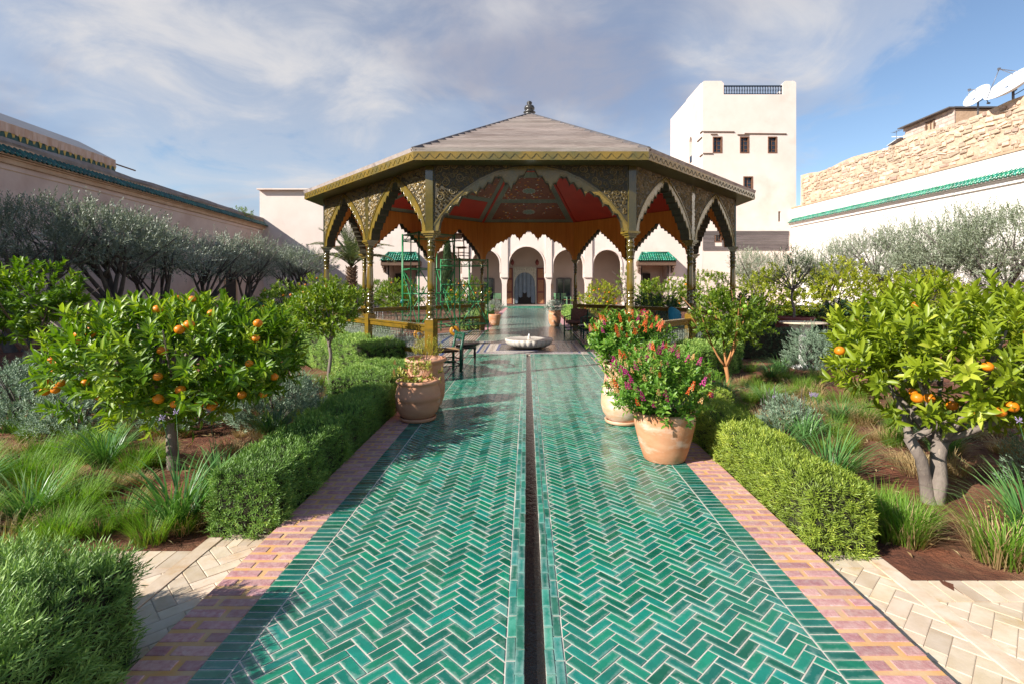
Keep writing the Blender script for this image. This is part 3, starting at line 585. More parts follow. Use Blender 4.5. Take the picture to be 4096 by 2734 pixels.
wt = MB(); wt.box((0, 6.6, -.065), (2*PH-.002, 12.0, .05)); tag(wt.build('channel_water', M_water), kind='structure')
# beige cross paths, a step below the main path
ft = rect_tile_mesh('paving_tile', .196, .090, .014, .003, M_beige)
def beige(name, x0, x1, y0, y1, hy):
    b = MB(); b.box(((x0+x1)/2, (y0+y1)/2, -.125), (x1-x0, y1-y0, .08)); return tag(b.build(name, M_beigeg), kind='structure')
for sx, ye, yc in ((-1, 3.62, 3.40), (1, 3.36, 3.06)):
    xs = sorted((sx*1.752, sx*2.12)); o = beige('paved_strip', xs[0], xs[1], .6, ye+.5, ye); pc = Pieces('paving_tile', 'strip_tiles', M_beige, o, ft, 110, .014, .003); herring(pc, xs[0]+.002, xs[1]-.002, .6, ye-.16, .2, .094, .004, -.080); pc.flush()
    for k in range(5): b = MB(); b.box((0, 0, -.007), (.066, .145, .014)); b.build('paving_tile', M_beige, o, (sx*(1.752+.036+k*.072), ye-.082, -.080), random.gauss(0, .01))
    b = MB(); b.box((sx*2.17, ye/2+.2, -.11), (.094, ye-.5, .07)); tag(b.build('paved_edging', M_beige), kind='structure')
    xs = sorted((sx*2.22, sx*7.5)); o = beige('cross_path', xs[0], xs[1], .6, yc, yc); pc = Pieces('paving_tile', 'cross_path_tiles', M_beige, o, ft, 150, .014, .003); herring(pc, xs[0]+.002, xs[1]-.002, 1.6, yc-.21, .2, .094, .004, -.0805, 45); pc.flush()
    for k in range(int(5.2/.098)): b = MB(); b.box((0, 0, -.007), (.090, .200, .014)); b.build('paving_tile', M_beige, o, (sx*(2.27+k*.098), yc-.105, -.080), -sx*.0+random.gauss(0, .012))
# ------------------------------------------------------------------ pavilion floor and fountain
PX, PYC = 0.03, 14.07
CP = [(-1.72, 8.98), (1.72, 8.98), (4.92, 12.60), (4.92, 15.54), (1.72, 19.16), (-1.72, 19.16), (-4.92, 15.54), (-4.92, 12.60)]
CP = [(x+PX, y) for x, y in CP]
def offset_poly(P, d):
    n = len(P); out = []
    for i in range(n):
        p0, p1, p2 = Vector(P[i-1]), Vector(P[i]), Vector(P[(i+1) % n]); a = (p1-p0).normalized(); b = (p2-p1).normalized(); na, nb = Vector((a.y, -a.x)), Vector((b.y, -b.x)); k = (na+nb)/(1+na.dot(nb)); out.append(tuple(p1+k*d))
    return out
fl = MB(); P2 = offset_poly(CP, .22)
left = [p for p in P2 if p[0] < 0]; right = [p for p in P2 if p[0] > 0]
for s, pts in ((-1, [P2[0], P2[7], P2[6], P2[5]]), (1, [P2[1], P2[2], P2[3], P2[4]])):
    loop = [(s*1.462, P2[0][1])]+[tuple(p) for p in pts]+[(s*1.462, P2[4][1])]
    if s < 0: loop = loop[::-1]
    fl.plate([loop], (0, 0, -.003), X, Y, Z, .1, 0)
fl.plate([rect(-1.46, 12.64, 1.46, P2[4][1])], (0, 0, -.006), X, Y, Z, .1, 1)
floor = tag(fl.build('pavilion_floor', [M_zel, M_grout]), kind='structure')
# inlaid bands: side strips, square mosaic ring round the pool
def band(name, x0, y0, x1, y1, z, m, par=None): b = MB(); b.plate([rect(x0, y0, x1, y1)], (0, 0, z), X, Y, Z, .004); return b.build(name, m, par or floor)
for s in (-1, 1):
    for a, b_, m in ((1.47, 1.55, M_tileb), (1.60, 2.05, M_zel3), (2.05, 2.12, M_zblue), (2.5, 2.58, M_zblue)):
        x0, x1 = sorted((s*a, s*b_)); band('mosaic_band', x0, 9.0 if a < 2.4 else 9.6, x1, 19.1 if a < 2.4 else 18.5, .002, m)
PW = .76
for i, (a, m) in enumerate(((1.45, M_zel2), (1.36, M_zwhite), (1.30, M_zblue), (1.24, M_zel2), (1.12, M_zblue), (1.07, M_zwhite), (1.0, M_zel2), (.90, M_zwhite), (.83, M_zblue))):
    nxt = ((1.45, 1.36, 1.30, 1.24, 1.12, 1.07, 1.0, .90, .83, PW))[i+1]; z = -.001
    for x0, y0, x1, y1 in ((-a, -a, a, -nxt), (-a, nxt, a, a), (-a, -nxt, -nxt, nxt), (nxt, -nxt, a, nxt)): band('mosaic_band', x0, PYC+y0, x1, PYC+y1, z, m)
pw_ = MB(); pw_.plate([rect(-PW, PYC-PW, PW, PYC+PW)], (0, 0, -.004), X, Y, Z, .002); tag(pw_.build('pool_water', M_water), kind='structure')
fp = MB(); fp.plate([rect(-1.45, 15.53, 1.45, 38.6)], (0, 0, .001), X, Y, Z, .1, 0)
for s in (-1, 1): x0, x1 = sorted((s*1.452, s*1.75)); fp.plate([rect(x0, 19.4, x1, 38.6)], (0, 0, -.001), X, Y, Z, .1, 1)
fp.plate([rect(-1.9, 38.5, 2.0, 40.0)], (0, 0, .09), X, Y, Z, .2, 2)
tag(fp.build('far_garden_path', [M_farpath, M_brick, M_tileb]), kind='structure')
f = empty('fountain', (.02, PYC, 0), 0, 'low fluted pale marble fountain bowl in the middle of the pavilion floor', 'fountain')
b = MB(); b.lathe([(.34, .0), (.46, .015), (.555, .055), (.61, .11), (.635, .17), (.64, .205), (.632, .222), (.605, .226), (.585, .214)], 156, flute=.045, nf=26); b.build('bowl', M_marble, f)
b = MB(); b.lathe([(.586, .180), (.586, .210)], 48); b.build('bowl_water', M_wbrown, f)
b = MB(); b.lathe([(.05, .2), (.055, .225), (.03, .25), (.045, .27), (.03, .285), (.012, .30)], 12); b.build('spout', M_marble, f)
b = MB(); b.lathe([(.02, .285), (.026, .30), (.018, .325), (.008, .345), (.002, .352)], 10); b.build('water_jet', M_jet, f)

# ------------------------------------------------------------------ the pavilion
pav = empty('garden_pavilion', (0, 0, 0), 0, 'large carved olive-gold octagonal pavilion with boarded roof over the tiled path', 'pavilion')
ZA, ZT, ZS = 2.58, 3.95, 3.705           # abacus top, panel top, soffit
COLS = []
for i in range(8):
    COLS.append(CP[i])
    if i in (1, 3, 5, 7): a, b = Vector(CP[i]), Vector(CP[(i+1) % 8]); COLS.append(tuple((a+b)/2)) if i in (1, 5) or i in (3, 7) else None
# ring order with middle columns on the oblique sides only (sides 1-2, 3-4, 5-6, 7-0)
COLS = []; SIDES = []
for i in range(8):
    a, b = Vector(CP[i]), Vector(CP[(i+1) % 8]); COLS.append(a)
    if i in (1, 3, 5, 7): m = (a+b)/2; COLS.append(m); SIDES += [(a, m, 0), (m, b, 0)]
    else: SIDES.append((a, b, 1 if i in (0, 4) else 2))
prof = [(.050, 1.056), (.070, 1.062), (.074, 1.09), (.060, 1.115), (.056, 1.13), (.073, 1.15), (.075, 1.18), (.056, 1.20), (.054, 1.215), (.070, 1.235), (.076, 1.27), (.078, 1.30), (.068, 1.335), (.055, 1.35), (.072, 1.365), (.073, 1.385), (.056, 1.40), (.060, 1.41), (.074, 1.435), (.074, 1.465), (.060, 1.485), (.056, 1.50), (.070, 1.515), (.070, 1.535), (.054, 1.55)]
shaft = [(.058, 1.548), (.066, 1.60), (.0675, 1.68), (.064, 1.85), (.058, 2.03), (.0555, 2.10)]
prof2 = [(.054, 2.098), (.069, 2.105), (.069, 2.125), (.054, 2.135), (.058, 2.16), (.064, 2.20), (.068, 2.235), (.072, 2.25), (.056, 2.262), (.060, 2.28), (.073, 2.31), (.073, 2.34), (.058, 2.36), (.054, 2.372), (.071, 2.385), (.071, 2.40), (.056, 2.412), (.064, 2.45), (.070, 2.475)]
cm = {}
b = MB(); b.box((0, 0, .51), (.165, .165, 1.10)); b.box((0, 0, 1.064), (.15, .15, .03), taper=.8); cm['post_base'] = (b.mesh('post_base', M_rail), )
b = MB(); b.lathe(prof, 20); cm['base_rings'] = (b.mesh('base_rings', M_col), ); b = MB(); b.lathe(prof2, 20); cm['neck_rings'] = (b.mesh('neck_rings', M_col), )
b = MB(); b.lathe(shaft, 20); cm['shaft'] = (b.mesh('shaft', M_shaft), )
b = MB(); b.box((0, 0, 2.492), (.15, .15, .045)); b.box((0, 0, 2.526), (.20, .20, .026)); b.box((0, 0, 2.559), (.245, .245, .038)); cm['capital'] = (b.mesh('capital', M_gold), )
b = MB(); b.box((0, 0, 3.145), (.145, .145, 1.128)); cm['corner_post'] = (b.mesh('corner_post', M_col), )
for k, p in enumerate(COLS):
    a = math.atan2(p.y-PYC, p.x-PX)
    if k in (0, 1, 6, 7) or True:
        prev, nxt = COLS[k-1], COLS[(k+1) % len(COLS)]; t = (nxt-prev).normalized(); a = math.atan2(t.y, t.x)
    c = empty('column', (p.x, p.y, 0), a, parent=pav)
    for nme, (me,) in cm.items(): link(nme, me, c)
def zfront(x, yz): return ((x-678)/640.0, 3.903-.002733*yz)
WIDE = [zfront(*q) for q in ((88, 482), (96, 440), (148, 382), (212, 326), (268, 268), (330, 262), (378, 226), (428, 194), (470, 156), (512, 192), (552, 240), (580, 194), (632, 146), (678, 108))]
WARCH = [zfront(*q) for q in ((45, 482), (62, 440), (110, 375), (180, 292), (260, 220), (350, 162), (450, 117), (560, 90), (678, 80))]
NARR = [(-.845, 2.585), (-.835, 2.66), (-.74, 2.78), (-.635, 2.91), (-.53, 3.03), (-.425, 3.14), (-.32, 3.24), (-.215, 3.34), (-.11, 3.43), (0, 3.56)]
NARCH = [(-.95, 2.585), (-.925, 2.70), (-.86, 2.86), (-.76, 3.03), (-.62, 3.21), (-.45, 3.38), (-.26, 3.53), (-.10, 3.635), (0, 3.69)]
SHP = [(0, 0), (.03, .55), (.14, .62), (.20, .82), (.34, .93), (.5, 1.12), (.66, .93), (.80, .82), (.86, .62), (.97, .55)]
def scallop(env, amp):
    pts = []
    for i in range(len(env)-1):
        (u0, z0), (u1, z1) = env[i], env[i+1]; h = amp
        if i == 0: pts.append((u0, z0)); continue
        for t, s in SHP: pts.append((u0+(u1-u0)*t, z0+(z1-z0)*t+h*s*(1-.25*abs(t-.5))))
    return pts
def spiral(c, r, a0, turns, sg, n=13): return [(c[0]+r*(1-t*.82)*math.cos(a0+sg*turns*6.283*t), c[1]+r*(1-t*.82)*math.sin(a0+sg*turns*6.283*t)) for t in (i/(n-1) for i in range(n))]
def ridge(mb, pts2, fr, w, h):
    """raised strap (triangular section) along a 2D path on a panel face"""
    o, ux, uy, nn = fr; k = len(pts2); vs = []; fs = []
    for i, p in enumerate(pts2):
        a, b_ = pts2[max(i-1, 0)], pts2[min(i+1, k-1)]; d = Vector((b_[0]-a[0], b_[1]-a[1])); d = d.normalized() if d.length > 1e-6 else Vector((1, 0)); s_ = Vector((-d.y, d.x)); ww = w*(1-.5*i/k)
        for q, e in ((-.5, 0), (0, h), (.5, 0)): vs.append(o+ux*(p[0]+s_.x*ww*q)+uy*(p[1]+s_.y*ww*q)+nn*e)
    for i in range(k-1):
        for j in range(2): fs.append((i*3+j, (i+1)*3+j, (i+1)*3+j+1, i*3+j+1))
    mb.add(vs, fs, 0, True)
for si, (a, b_, kind) in enumerate(SIDES):
    d = b_-a; hw = d.length/2; ux = Vector((d.x, d.y, 0)).normalized(); nn = Vector((ux.y, -ux.x, 0)); mid = (a+b_)/2; env, arch = (WIDE, WARCH) if kind == 1 else (NARR, NARCH); lim = hw-.03
    half = [(u*hw, z) for u, z in scallop(env, .085 if kind == 1 else .085)]; ap = (env[-1][0]*hw, env[-1][1]+.045); full = half+[ap]+[(-u, z) for u, z in half[::-1]]
    loop = [(-lim, ZA), (-lim, ZT), (lim, ZT), (lim, ZA)]+[(u, z) for u, z in full[::-1]]
    fr = (Vector((mid.x, mid.y, 0))+nn*.065, ux, Z, nn); pb_ = MB(); pb_.plate([loop], fr[0], ux, Z, nn, .19, 0, 1, 2); panel = pb_.build('arch_panel', [M_gold, M_orange, M_field], pav)  # side faces get the dark ground, shade painted into the reveals
    # jamb brackets under the arch feet
    for s in (-1, 1): MB().box(fr[0]-nn*.095+ux*(s*(hw-.085))+Z*2.68, (.12, .17, .19), 0, Matrix((ux, -nn, Z)).transposed(), taper=1.0).build('bracket', M_gold, panel)
    av = [(u*hw, z) for u, z in arch]; av = av+[(-u, z) for u, z in av[::-1][1:]]
    # the scalloped edge is outlined by a bead, the big arch by a rope
    bd = MB(); ridge(bd, [(u, z+.022) for u, z in full], (fr[0]+nn*.001, ux, Z, nn), .010, .006); bd.build('edge_bead', M_gold, panel)
    rp = MB(); L_ = 0; fine = []
    for i in range(len(av)-1):
        p, q = Vector(av[i]), Vector(av[i+1]); n_ = max(1, int((q-p).length/.022))
        for j in range(n_): fine.append(p.lerp(q, j/n_))
    for i in range(len(fine)-1):
        p, q = fine[i], fine[i+1]; dd = (q-p).normalized(); sd = Vector((-dd.y, dd.x)); c0 = fr[0]+ux*p.x+Z*p.y; rp.beam(c0+nn*.004-(ux*sd.x+Z*sd.y)*.013-(ux*dd.x+Z*dd.y)*.008, c0+nn*.004+(ux*sd.x+Z*sd.y)*.013+(ux*dd.x+Z*dd.y)*.008, .013, .020, 0, nn)
    rp.build('rope_moulding', M_gold, panel)
    if si in (0, 1, 2, 10, 11) or kind == 9:
        # spandrel scrolls over a flat field painted dark like shaded recesses
        def top_arch(u):
            for i in range(len(av)-1):
                if av[i][0] <= u <= av[i+1][0]: t = (u-av[i][0])/max(1e-6, av[i+1][0]-av[i][0]); return av[i][1]+(av[i+1][1]-av[i][1])*t
            return 9
        cv = MB(); N_ = 560 if kind == 1 else 430; placed = []
        for _ in range(N_*9):
            u = random.uniform(-lim+.05, lim-.05); r = random.choice((.075, .06, .045, .032, .022)) if len(placed) < N_*.35 else random.choice((.032, .022, .017)); z = random.uniform(2.62, ZS+.02)
            if min(z-top_arch(max(-lim, min(lim, u+e*r))) for e in (-1, 0, 1)) < r*.75+.016 or abs(u) > lim-r-.03: continue
            if any((u-pu)**2+(z-pz)**2 < (.78*(r+pr))**2 for pu, pz, pr in placed): continue
            placed.append((u, z, r)); sg = random.choice((-1, 1)); a0 = random.random()*6.28; ridge(cv, spiral((u, z), r, a0, 1.6 if r > .03 else 1.0, sg, 15 if r > .03 else 8), fr, r*.32+.003, .020)
            ridge(cv, [(u+r*math.cos(a0)+t*r*1.1*math.cos(a0-sg*1.57-t*.8*sg), z+r*math.sin(a0)+t*r*1.1*math.sin(a0-sg*1.57-t*.8*sg)) for t in (0, .3, .6, .9)], fr, r*.36+.003, .016)
            if len(placed) >= N_: break
        cv.build('scroll_carving', M_carve, panel)['kind'] = 'stuff'
        fd = MB(); lp = [(-lim+.03, 2.62)]+[(u, z+.02) for u, z in av[1:-1]]+[(lim-.03, 2.62), (lim-.03, ZS+.1), (-lim+.03, ZS+.1)]
        fd.plate([lp], fr[0]+nn*.0025, ux, Z, nn, .002); fd.build('dark_field', M_field, panel)
# eaves, roof
EV = [Vector(p) for p in offset_poly(CP, .463)]; AP = Vector((PX, PYC, 6.25)); EZ = 3.845
def tri_slope(i): return Vector((*EV[i], EZ)), Vector((*EV[(i+1) % 8], EZ))
for i in range(8):
    a, b_ = tri_slope(i); d = (b_-a).normalized(); nn = Vector((d.y, -d.x, 0)); n = ((b_-a).cross(AP-a)).normalized(); n = n if n.z > 0 else -n
    fs = MB(); L_ = (b_-a).length; o = a-Z*(EZ-ZS); fs.plate([[(-.0, 0), (L_, 0), (L_, EZ-ZS), (0, EZ-ZS)]], o, d, Z, nn, .035); fsc = fs.build('fascia', M_gold, pav)
    wv = MB(); pts = []; k = int(L_/.17); un = L_/k
    for q in range(k):
        for t, z in ((0, .028), (.12, .032), (.18, .052), (.30, .062), (.36, .088), (.5, .105), (.64, .088), (.70, .062), (.82, .052), (.88, .032)): pts.append(((q+t)*un, z))
    ridge(wv, pts, (o+nn*.001, d, Z, nn), .011, .008); wv.build('fascia_scallop_line', M_col, fsc)
    sl = MB(); sl.add([a-Z*.01, b_-Z*.01, AP-Z*.03], [(0, 1, 2)]); slope = sl.build('roof_slope', M_roofu, pav)
    K = 22 if i in (0, 1, 7) else 18
    for k in range(K):
        t0, t1 = k/K*.985, (k+.84)/K*.985; p0, p1, p2, p3 = a.lerp(AP, t0), b_.lerp(AP, t0), b_.lerp(AP, min(t1, .99)), a.lerp(AP, min(t1, .99)); h0, h1 = .060+random.uniform(0, .014), .004
        bd = MB(); bd.add([p0, p1, p2, p3, p0+n*h0, p1+n*h0, p2+n*h1, p3+n*h1], [(0, 1, 5, 4), (4, 5, 6, 7), (0, 4, 7, 3), (1, 2, 6, 5), (0, 3, 2, 1), (2, 3, 7, 6)]); bd.build('roof_board', M_roofb, slope)
    hp = MB(); hp.tube([a+Z*.03+(AP-a)*t for t in (0, .25, .5, .75, .985)], [.05, .05, .05, .05, .05], 6, smooth=False); hp.build('hip_cap', M_hip, pav)
    # soffit and ceiling
    c0, c1 = Vector((*CP[i], ZS)), Vector((*CP[(i+1) % 8], ZS)); sf = MB(); sf.add([Vector((a.x, a.y, ZS+.001)), Vector((b_.x, b_.y, ZS+.001)), c1, c0], [(3, 2, 1, 0)]); sf.build('soffit', M_soffit, pav)
    cz, ca = 3.93, Vector((PX, PYC, 5.69)); q0, q1 = Vector((*CP[i], cz)), Vector((*CP[(i+1) % 8], cz)); ce = MB(); ce.add([q0, q1, ca], [(2, 1, 0)]); cl_ = ce.build('ceiling_slope', M_red, pav)
    rb = MB(); rb.beam(q0-Z*.02, ca-Z*.02, .07, .03); rb.build('ceiling_rib', M_red, pav)
    if i in (4, 5):
        e = (q1-q0); Lc = e.length; ux = e.normalized(); mid = (q0+q1)/2; vy = (ca-mid).normalized(); nn = ux.cross(vy); nn = nn if nn.z < 0 else -nn; H = (ca-mid).length
        def trap(t0, t1, ins, m, name, off):
            w0, w1 = Lc/2*(1-t0)-ins, Lc/2*(1-t1)-ins; tb = MB(); tb.plate([[(-w0, t0*H), (w0, t0*H), (w1, t1*H), (-w1, t1*H)]], mid+nn*off, ux, vy, nn, .004); return tb.build(name, m, cl_)
        trap(.012, .66, .05, M_check, 'checker_frame', .006)
        if i == 4:
            trap(.065, .295, .26, M_floral, 'painted_panel', .012); trap(.345, .60, .22, M_floral, 'painted_panel', .012)
            for t in (.175, .45):
                md = MB(); cpts = [((.22+.022*math.cos(10*q))*math.cos(q)*.95, (.17+.018*math.cos(10*q))*math.sin(q)) for q in np.linspace(0, 6.283, 60, endpoint=False)]; md.plate([cpts], mid+vy*(t*H)+nn*.018, ux, vy, nn, .004, 0); md.plate([[(x*.86, y*.86) for x, y in cpts]], mid+vy*(t*H)+nn*.0205, ux, vy, nn, .002, 1)
                for q in range(26): aa, rr = q*2.4, .028*math.sqrt(q); md.plate([[(rr*math.cos(aa)*1.15+.014*math.cos(w_), rr*math.sin(aa)+.011*math.sin(w_)) for w_ in np.linspace(0, 6.283, 6, endpoint=False)]], mid+vy*(t*H)+nn*.0225, ux, vy, nn, .001, 2 if q % 3 else 3)
                md.build('medallion', [M_zwhite, pm('medallion_green_%d' % int(t*100), (.20, .33, .26), rough=.6), M_zwhite, M_red], cl_)
        else: trap(.065, .295, .26, M_red, 'painted_panel', .012); trap(.345, .60, .22, M_floral, 'painted_panel', .012)
fn = MB(); fn.lathe([(.26, 6.10), (.22, 6.22), (.13, 6.29), (.15, 6.31), (.17, 6.33), (.10, 6.36), (.135, 6.40), (.145, 6.45), (.12, 6.50), (.05, 6.535), (.07, 6.56), (.075, 6.59), (.055, 6.62), (.01, 6.64)], 18, (PX, PYC, 0)); fn.build('finial', M_finial, pav)
# railings with iron scrollwork on every bay but the entrance and the one opposite
def scroll_unit(mb, o, ux, w, z0, z1):
    """two mirrored C-scrolls above and below a node, between upright bars"""
    h = (z1-z0)/2; zc = (z0+z1)/2
    def tb(pts, r=.0042): mb.tube([o+ux*p[0]+Z*p[1] for p in pts], r, 4, cap=False)
    tb([(0, z0), (0, z1)], .005)
    for sx in (-1, 1):
        for sz in (-1, 1):
            for (cx, cz, r, a0) in ((.26, .52, .20, 0), (.26, .18, .15, 3.1)):
                pts = spiral((sx*w*cx, zc+sz*h*cz), w*r, a0+(0 if sx > 0 else 3.14), 1.25, sx*sz, 11); tb(pts)
            tb([(sx*w*.05, zc+sz*h*.05), (sx*w*.20, zc+sz*h*.36), (sx*w*.10, zc+sz*h*.72), (sx*w*.02, zc+sz*h*.95)])
for si, (a, b_, kind) in enumerate(SIDES):
    if kind == 1: continue
    ux = Vector((*(b_-a), 0)).normalized(); A, B = Vector((*a, 0))+ux*.085, Vector((*b_, 0))-ux*.085; r_ = empty('railing', (0, 0, 0), parent=pav); L_ = (B-A).length
    m = MB(); m.beam(A+Z*.955, B+Z*.955, .115, .035); m.beam(A+Z*.895, B+Z*.895, .075, .083); m.build('top_rail', M_rail, r_)
    m = MB(); m.beam(A+Z*.485, B+Z*.485, .075, .075); m.build('bottom_rail', M_rail, r_)
    m = MB(); k = max(4, int(L_/.21)); wd = L_/k
    for z0, z1 in ((.80, .845), (.535, .79)): pass
    for z in (.842, .775, .532, .43, .20): m.tube([A+Z*z, B+Z*z], .006, 4)
    for q in range(k):
        o = A+ux*((q+.5)*wd); scroll_unit(m, o, ux, wd, .535, .772)
        for sx in (-1, 1): m.tube([o+ux*(p[0]*1)+Z*p[1] for p in spiral((sx*wd*.18, .808), wd*.14, 0 if sx > 0 else 3.14, 1.1, sx, 8)], .004, 4, cap=False)
        m.tube([o+ux*(wd*.5)+Z*.20, o+ux*(wd*.5)+Z*.842], .005, 4); m.tube([o+Z*.2, o+Z*.43], .005, 4)
        for sx in (-1, 1): m.tube([o+ux*p[0]+Z*p[1] for p in spiral((sx*wd*.22, .33), wd*.2, 0, 1.2, sx, 9)], .004, 4, cap=False)
    m.build('iron_scrollwork', M_iron, r_)
# ------------------------------------------------------------------ garden walls
def barrel_mesh(name, r, L, mat, n=7):
    b = MB(); vs = []
    for e, rr in ((0, r), (1, r*.86)):
        for t in (1.0, .84):
            for j in range(n): a = math.pi*j/(n-1); vs.append((rr*t*math.cos(a), e*L, rr*t*math.sin(a)))
    g = lambda e, t, j: (e*2+t)*n+j; fs = []
    for j in range(n-1): fs += [(g(0, 0, j), g(0, 0, j+1), g(1, 0, j+1), g(1, 0, j)), (g(0, 1, j+1), g(0, 1, j), g(1, 1, j), g(1, 1, j+1)), (g(0, 0, j+1), g(0, 0, j), g(0, 1, j), g(0, 1, j+1))]
    return b.add(vs, fs, 0, True).mesh(name, mat)
def wall_pt(base, k, y): return Vector((base+k*y, y, 0))
def garden_wall(name, base, k, sgn, y0, y1, zt, label, mats, tile_m, tile_y0, tz, rows=3, pitch=.22, top_extra=None):
    """sgn: direction of the garden face along X"""
    d = Vector((k, 1, 0)).normalized(); nn = Vector((sgn*d.y, -sgn*d.x, 0)); o = empty(name, wall_pt(base, k, 20), 0, label, 'wall'); o0 = o.location.copy(); P = lambda y: wall_pt(base, k, y)-o0
    b = MB(); L_ = (P(y1)-P(y0)).length; b.plate([rect(0, -.3, L_, zt)], P(y0), d, Z, nn, .5); b.build('wall_face', mats[0], o)
    b = MB(); b.beam(P(y0)+nn*.05+Z*(tz-.13), P(y1)+nn*.05+Z*(tz-.13), .12, .18); b.beam(P(y0)+nn*.09+Z*(tz-.02), P(y1)+nn*.09+Z*(tz-.02), .20, .05); b.beam(P(y0)+nn*.006+Z*(tz-.42), P(y1)+nn*.006+Z*(tz-.42), .03, .035); b.build('cornice', mats[1], o)
    bk = MB(); bk.beam(P(y0)+nn*.13+Z*(tz+.10), P(y1)+nn*.13+Z*(tz+.10), .30, .16); bk.build('tile_bed', mats[1], o)
    me = barrel_mesh('roof_tile', pitch*.44, .24, tile_m); yy = tile_y0; n_ = 0; rz = math.atan2(-nn.x, nn.y)
    while yy < y1-.1:
        for r in range(rows):
            q = P(yy)+nn*(.36-.15*r)+Z*(tz+.03+.125*r+random.uniform(-.006, .006)); t = link('roof_tile', me, o, q); t.rotation_euler = (R(-27), 0, rz+math.pi+random.gauss(0, .03)); t.rotation_mode = 'XYZ'
            M = Matrix.Rotation(rz+math.pi+random.gauss(0, .03), 4, 'Z') @ Matrix.Rotation(R(40), 4, 'X'); t.rotation_euler = M.to_euler(); n_ += 1
        yy += pitch
    return o, P, d, nn
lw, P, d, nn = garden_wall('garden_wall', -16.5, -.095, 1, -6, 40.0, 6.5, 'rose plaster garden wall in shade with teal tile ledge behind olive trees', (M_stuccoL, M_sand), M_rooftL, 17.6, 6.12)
b = MB(); b.beam(P(-6)-nn*.22+Z*6.50, P(40)-nn*.22+Z*6.50, .46, .16, 0); b.build('upper_band', M_sand, lw)
b = MB(); segs = 34; vs = []; fs = []
for i in range(segs+1):
    y = -6+46*i/segs; p = P(y); j = lambda: random.uniform(-.03, .03)
    for off, z in ((.02, 6.56), (.05, 6.66), (-.08, 6.84), (-.40, 6.86), (-.52, 6.56)): vs.append(p+nn*(off+j())+Z*(z+j()))
for i in range(segs):
    for q in range(4): fs.append((i*5+q, (i+1)*5+q, (i+1)*5+q+1, i*5+q+1))
fs += [(0, 1, 2, 3, 4), tuple(segs*5+q for q in (4, 3, 2, 1, 0))]; b.add(vs, fs); b.build('earth_cap', M_parapet, lw, fix=True)
bx = MB(); bx.box((.04, 0, 0), (.06, .30, .42)); bx.build('wall_vent', M_whitem, lw, wall_pt(-16.5, -.095, 17.6)-lw.location+Z*1.0)
# doorway in the far end of the left wall, a dark box standing for shade inside
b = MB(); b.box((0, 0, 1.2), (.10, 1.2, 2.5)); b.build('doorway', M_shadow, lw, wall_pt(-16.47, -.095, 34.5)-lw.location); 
b = MB(); [b.box((.0, s*.68, 1.25), (.14, .16, 2.7)) for s in (-1, 1)]; b.box((0, 0, 2.56), (.14, 1.2, .16)); b.build('door_frame', M_sand, lw, wall_pt(-16.46, -.095, 34.5)-lw.location)
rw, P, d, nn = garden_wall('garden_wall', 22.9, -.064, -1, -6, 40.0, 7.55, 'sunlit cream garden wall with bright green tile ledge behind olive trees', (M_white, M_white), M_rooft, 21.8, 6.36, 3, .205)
b = MB(); b.beam(P(-6)-nn*.2+Z*7.58, P(40)-nn*.2+Z*7.58, .50, .10); b.build('upper_band', M_sand, rw)
# rubble wall above
st = empty('rubble_wall', rw.location, 0, 'upper wall of golden rubble stone above the cream garden wall', 'wall'); b = MB(); top = [(-1, 7.6)]; dd = (P(40)-P(-6)).normalized(); LL = (P(39.3)-P(-6)).length
tp = [(LL*i/40, 9.86+.10*math.sin(i*1.3)+random.uniform(-.04, .04)) for i in range(41)]; b.plate([[(0, 7.6)]+[(LL, 7.6)]+tp[::-1]], P(-6)-nn*.28, dd, Z, nn, .45); b.build('mortar_bed', M_stonem, st)
SM = []
for q in range(5):
    bm = bmesh.new(); bmesh.ops.create_cube(bm, size=1); bmesh.ops.bevel(bm, geom=bm.edges[:], offset=.16, segments=1, affect='EDGES')
    for v in bm.verts: v.co += Vector((random.uniform(-.06, .06), random.uniform(-.06, .06), random.uniform(-.07, .07)))
    me = bpy.data.meshes.new('stone'); bm.to_mesh(me); bm.free(); me.materials.append(M_stone); SM.append(me)
stones = []; z = 7.72
while z < 9.80:
    h = random.choice((.07, .10, .14, .18, .22)); y = 39.1
    while y > 17.5:
        L_ = random.choice((.10, .16, .22, .30, .42, .55)); stones.append((y-L_/2, z+h/2+random.uniform(-.035, .035), L_*random.uniform(.8, 1.05), h*random.uniform(.75, 1.12))); y -= L_+random.uniform(0, .05)
    z += h+random.uniform(.0, .02)
stones.sort(); big = [s for s in stones if s[0] > 21.5]; big.sort(key=lambda s: -(s[2]*s[3])/s[0]**2); rest = []
for i, (y, z, L_, h) in enumerate(big):
    if random.random() < .22: continue
    p = P(y)-nn*random.uniform(.27, .34)+Z*z; M = Matrix((d, -nn, Z)).transposed() @ Matrix.Rotation(random.gauss(0, .10), 3, 'Y')
    if i < 300: o = link('stone', random.choice(SM), st, p); o.scale = (L_, .16, h); o.rotation_euler = M.to_euler()
    else: rest.append((p, M, L_, h))
b = MB()
for p, M, L_, h in rest:
    me = random.choice(SM); b.add([p+M @ Vector((v.co.x*L_, v.co.y*.16, v.co.z*h)) for v in me.vertices], [tuple(q.vertices) for q in me.polygons])
o = b.build('small_stones', M_stone, st); o['kind'] = 'stuff'
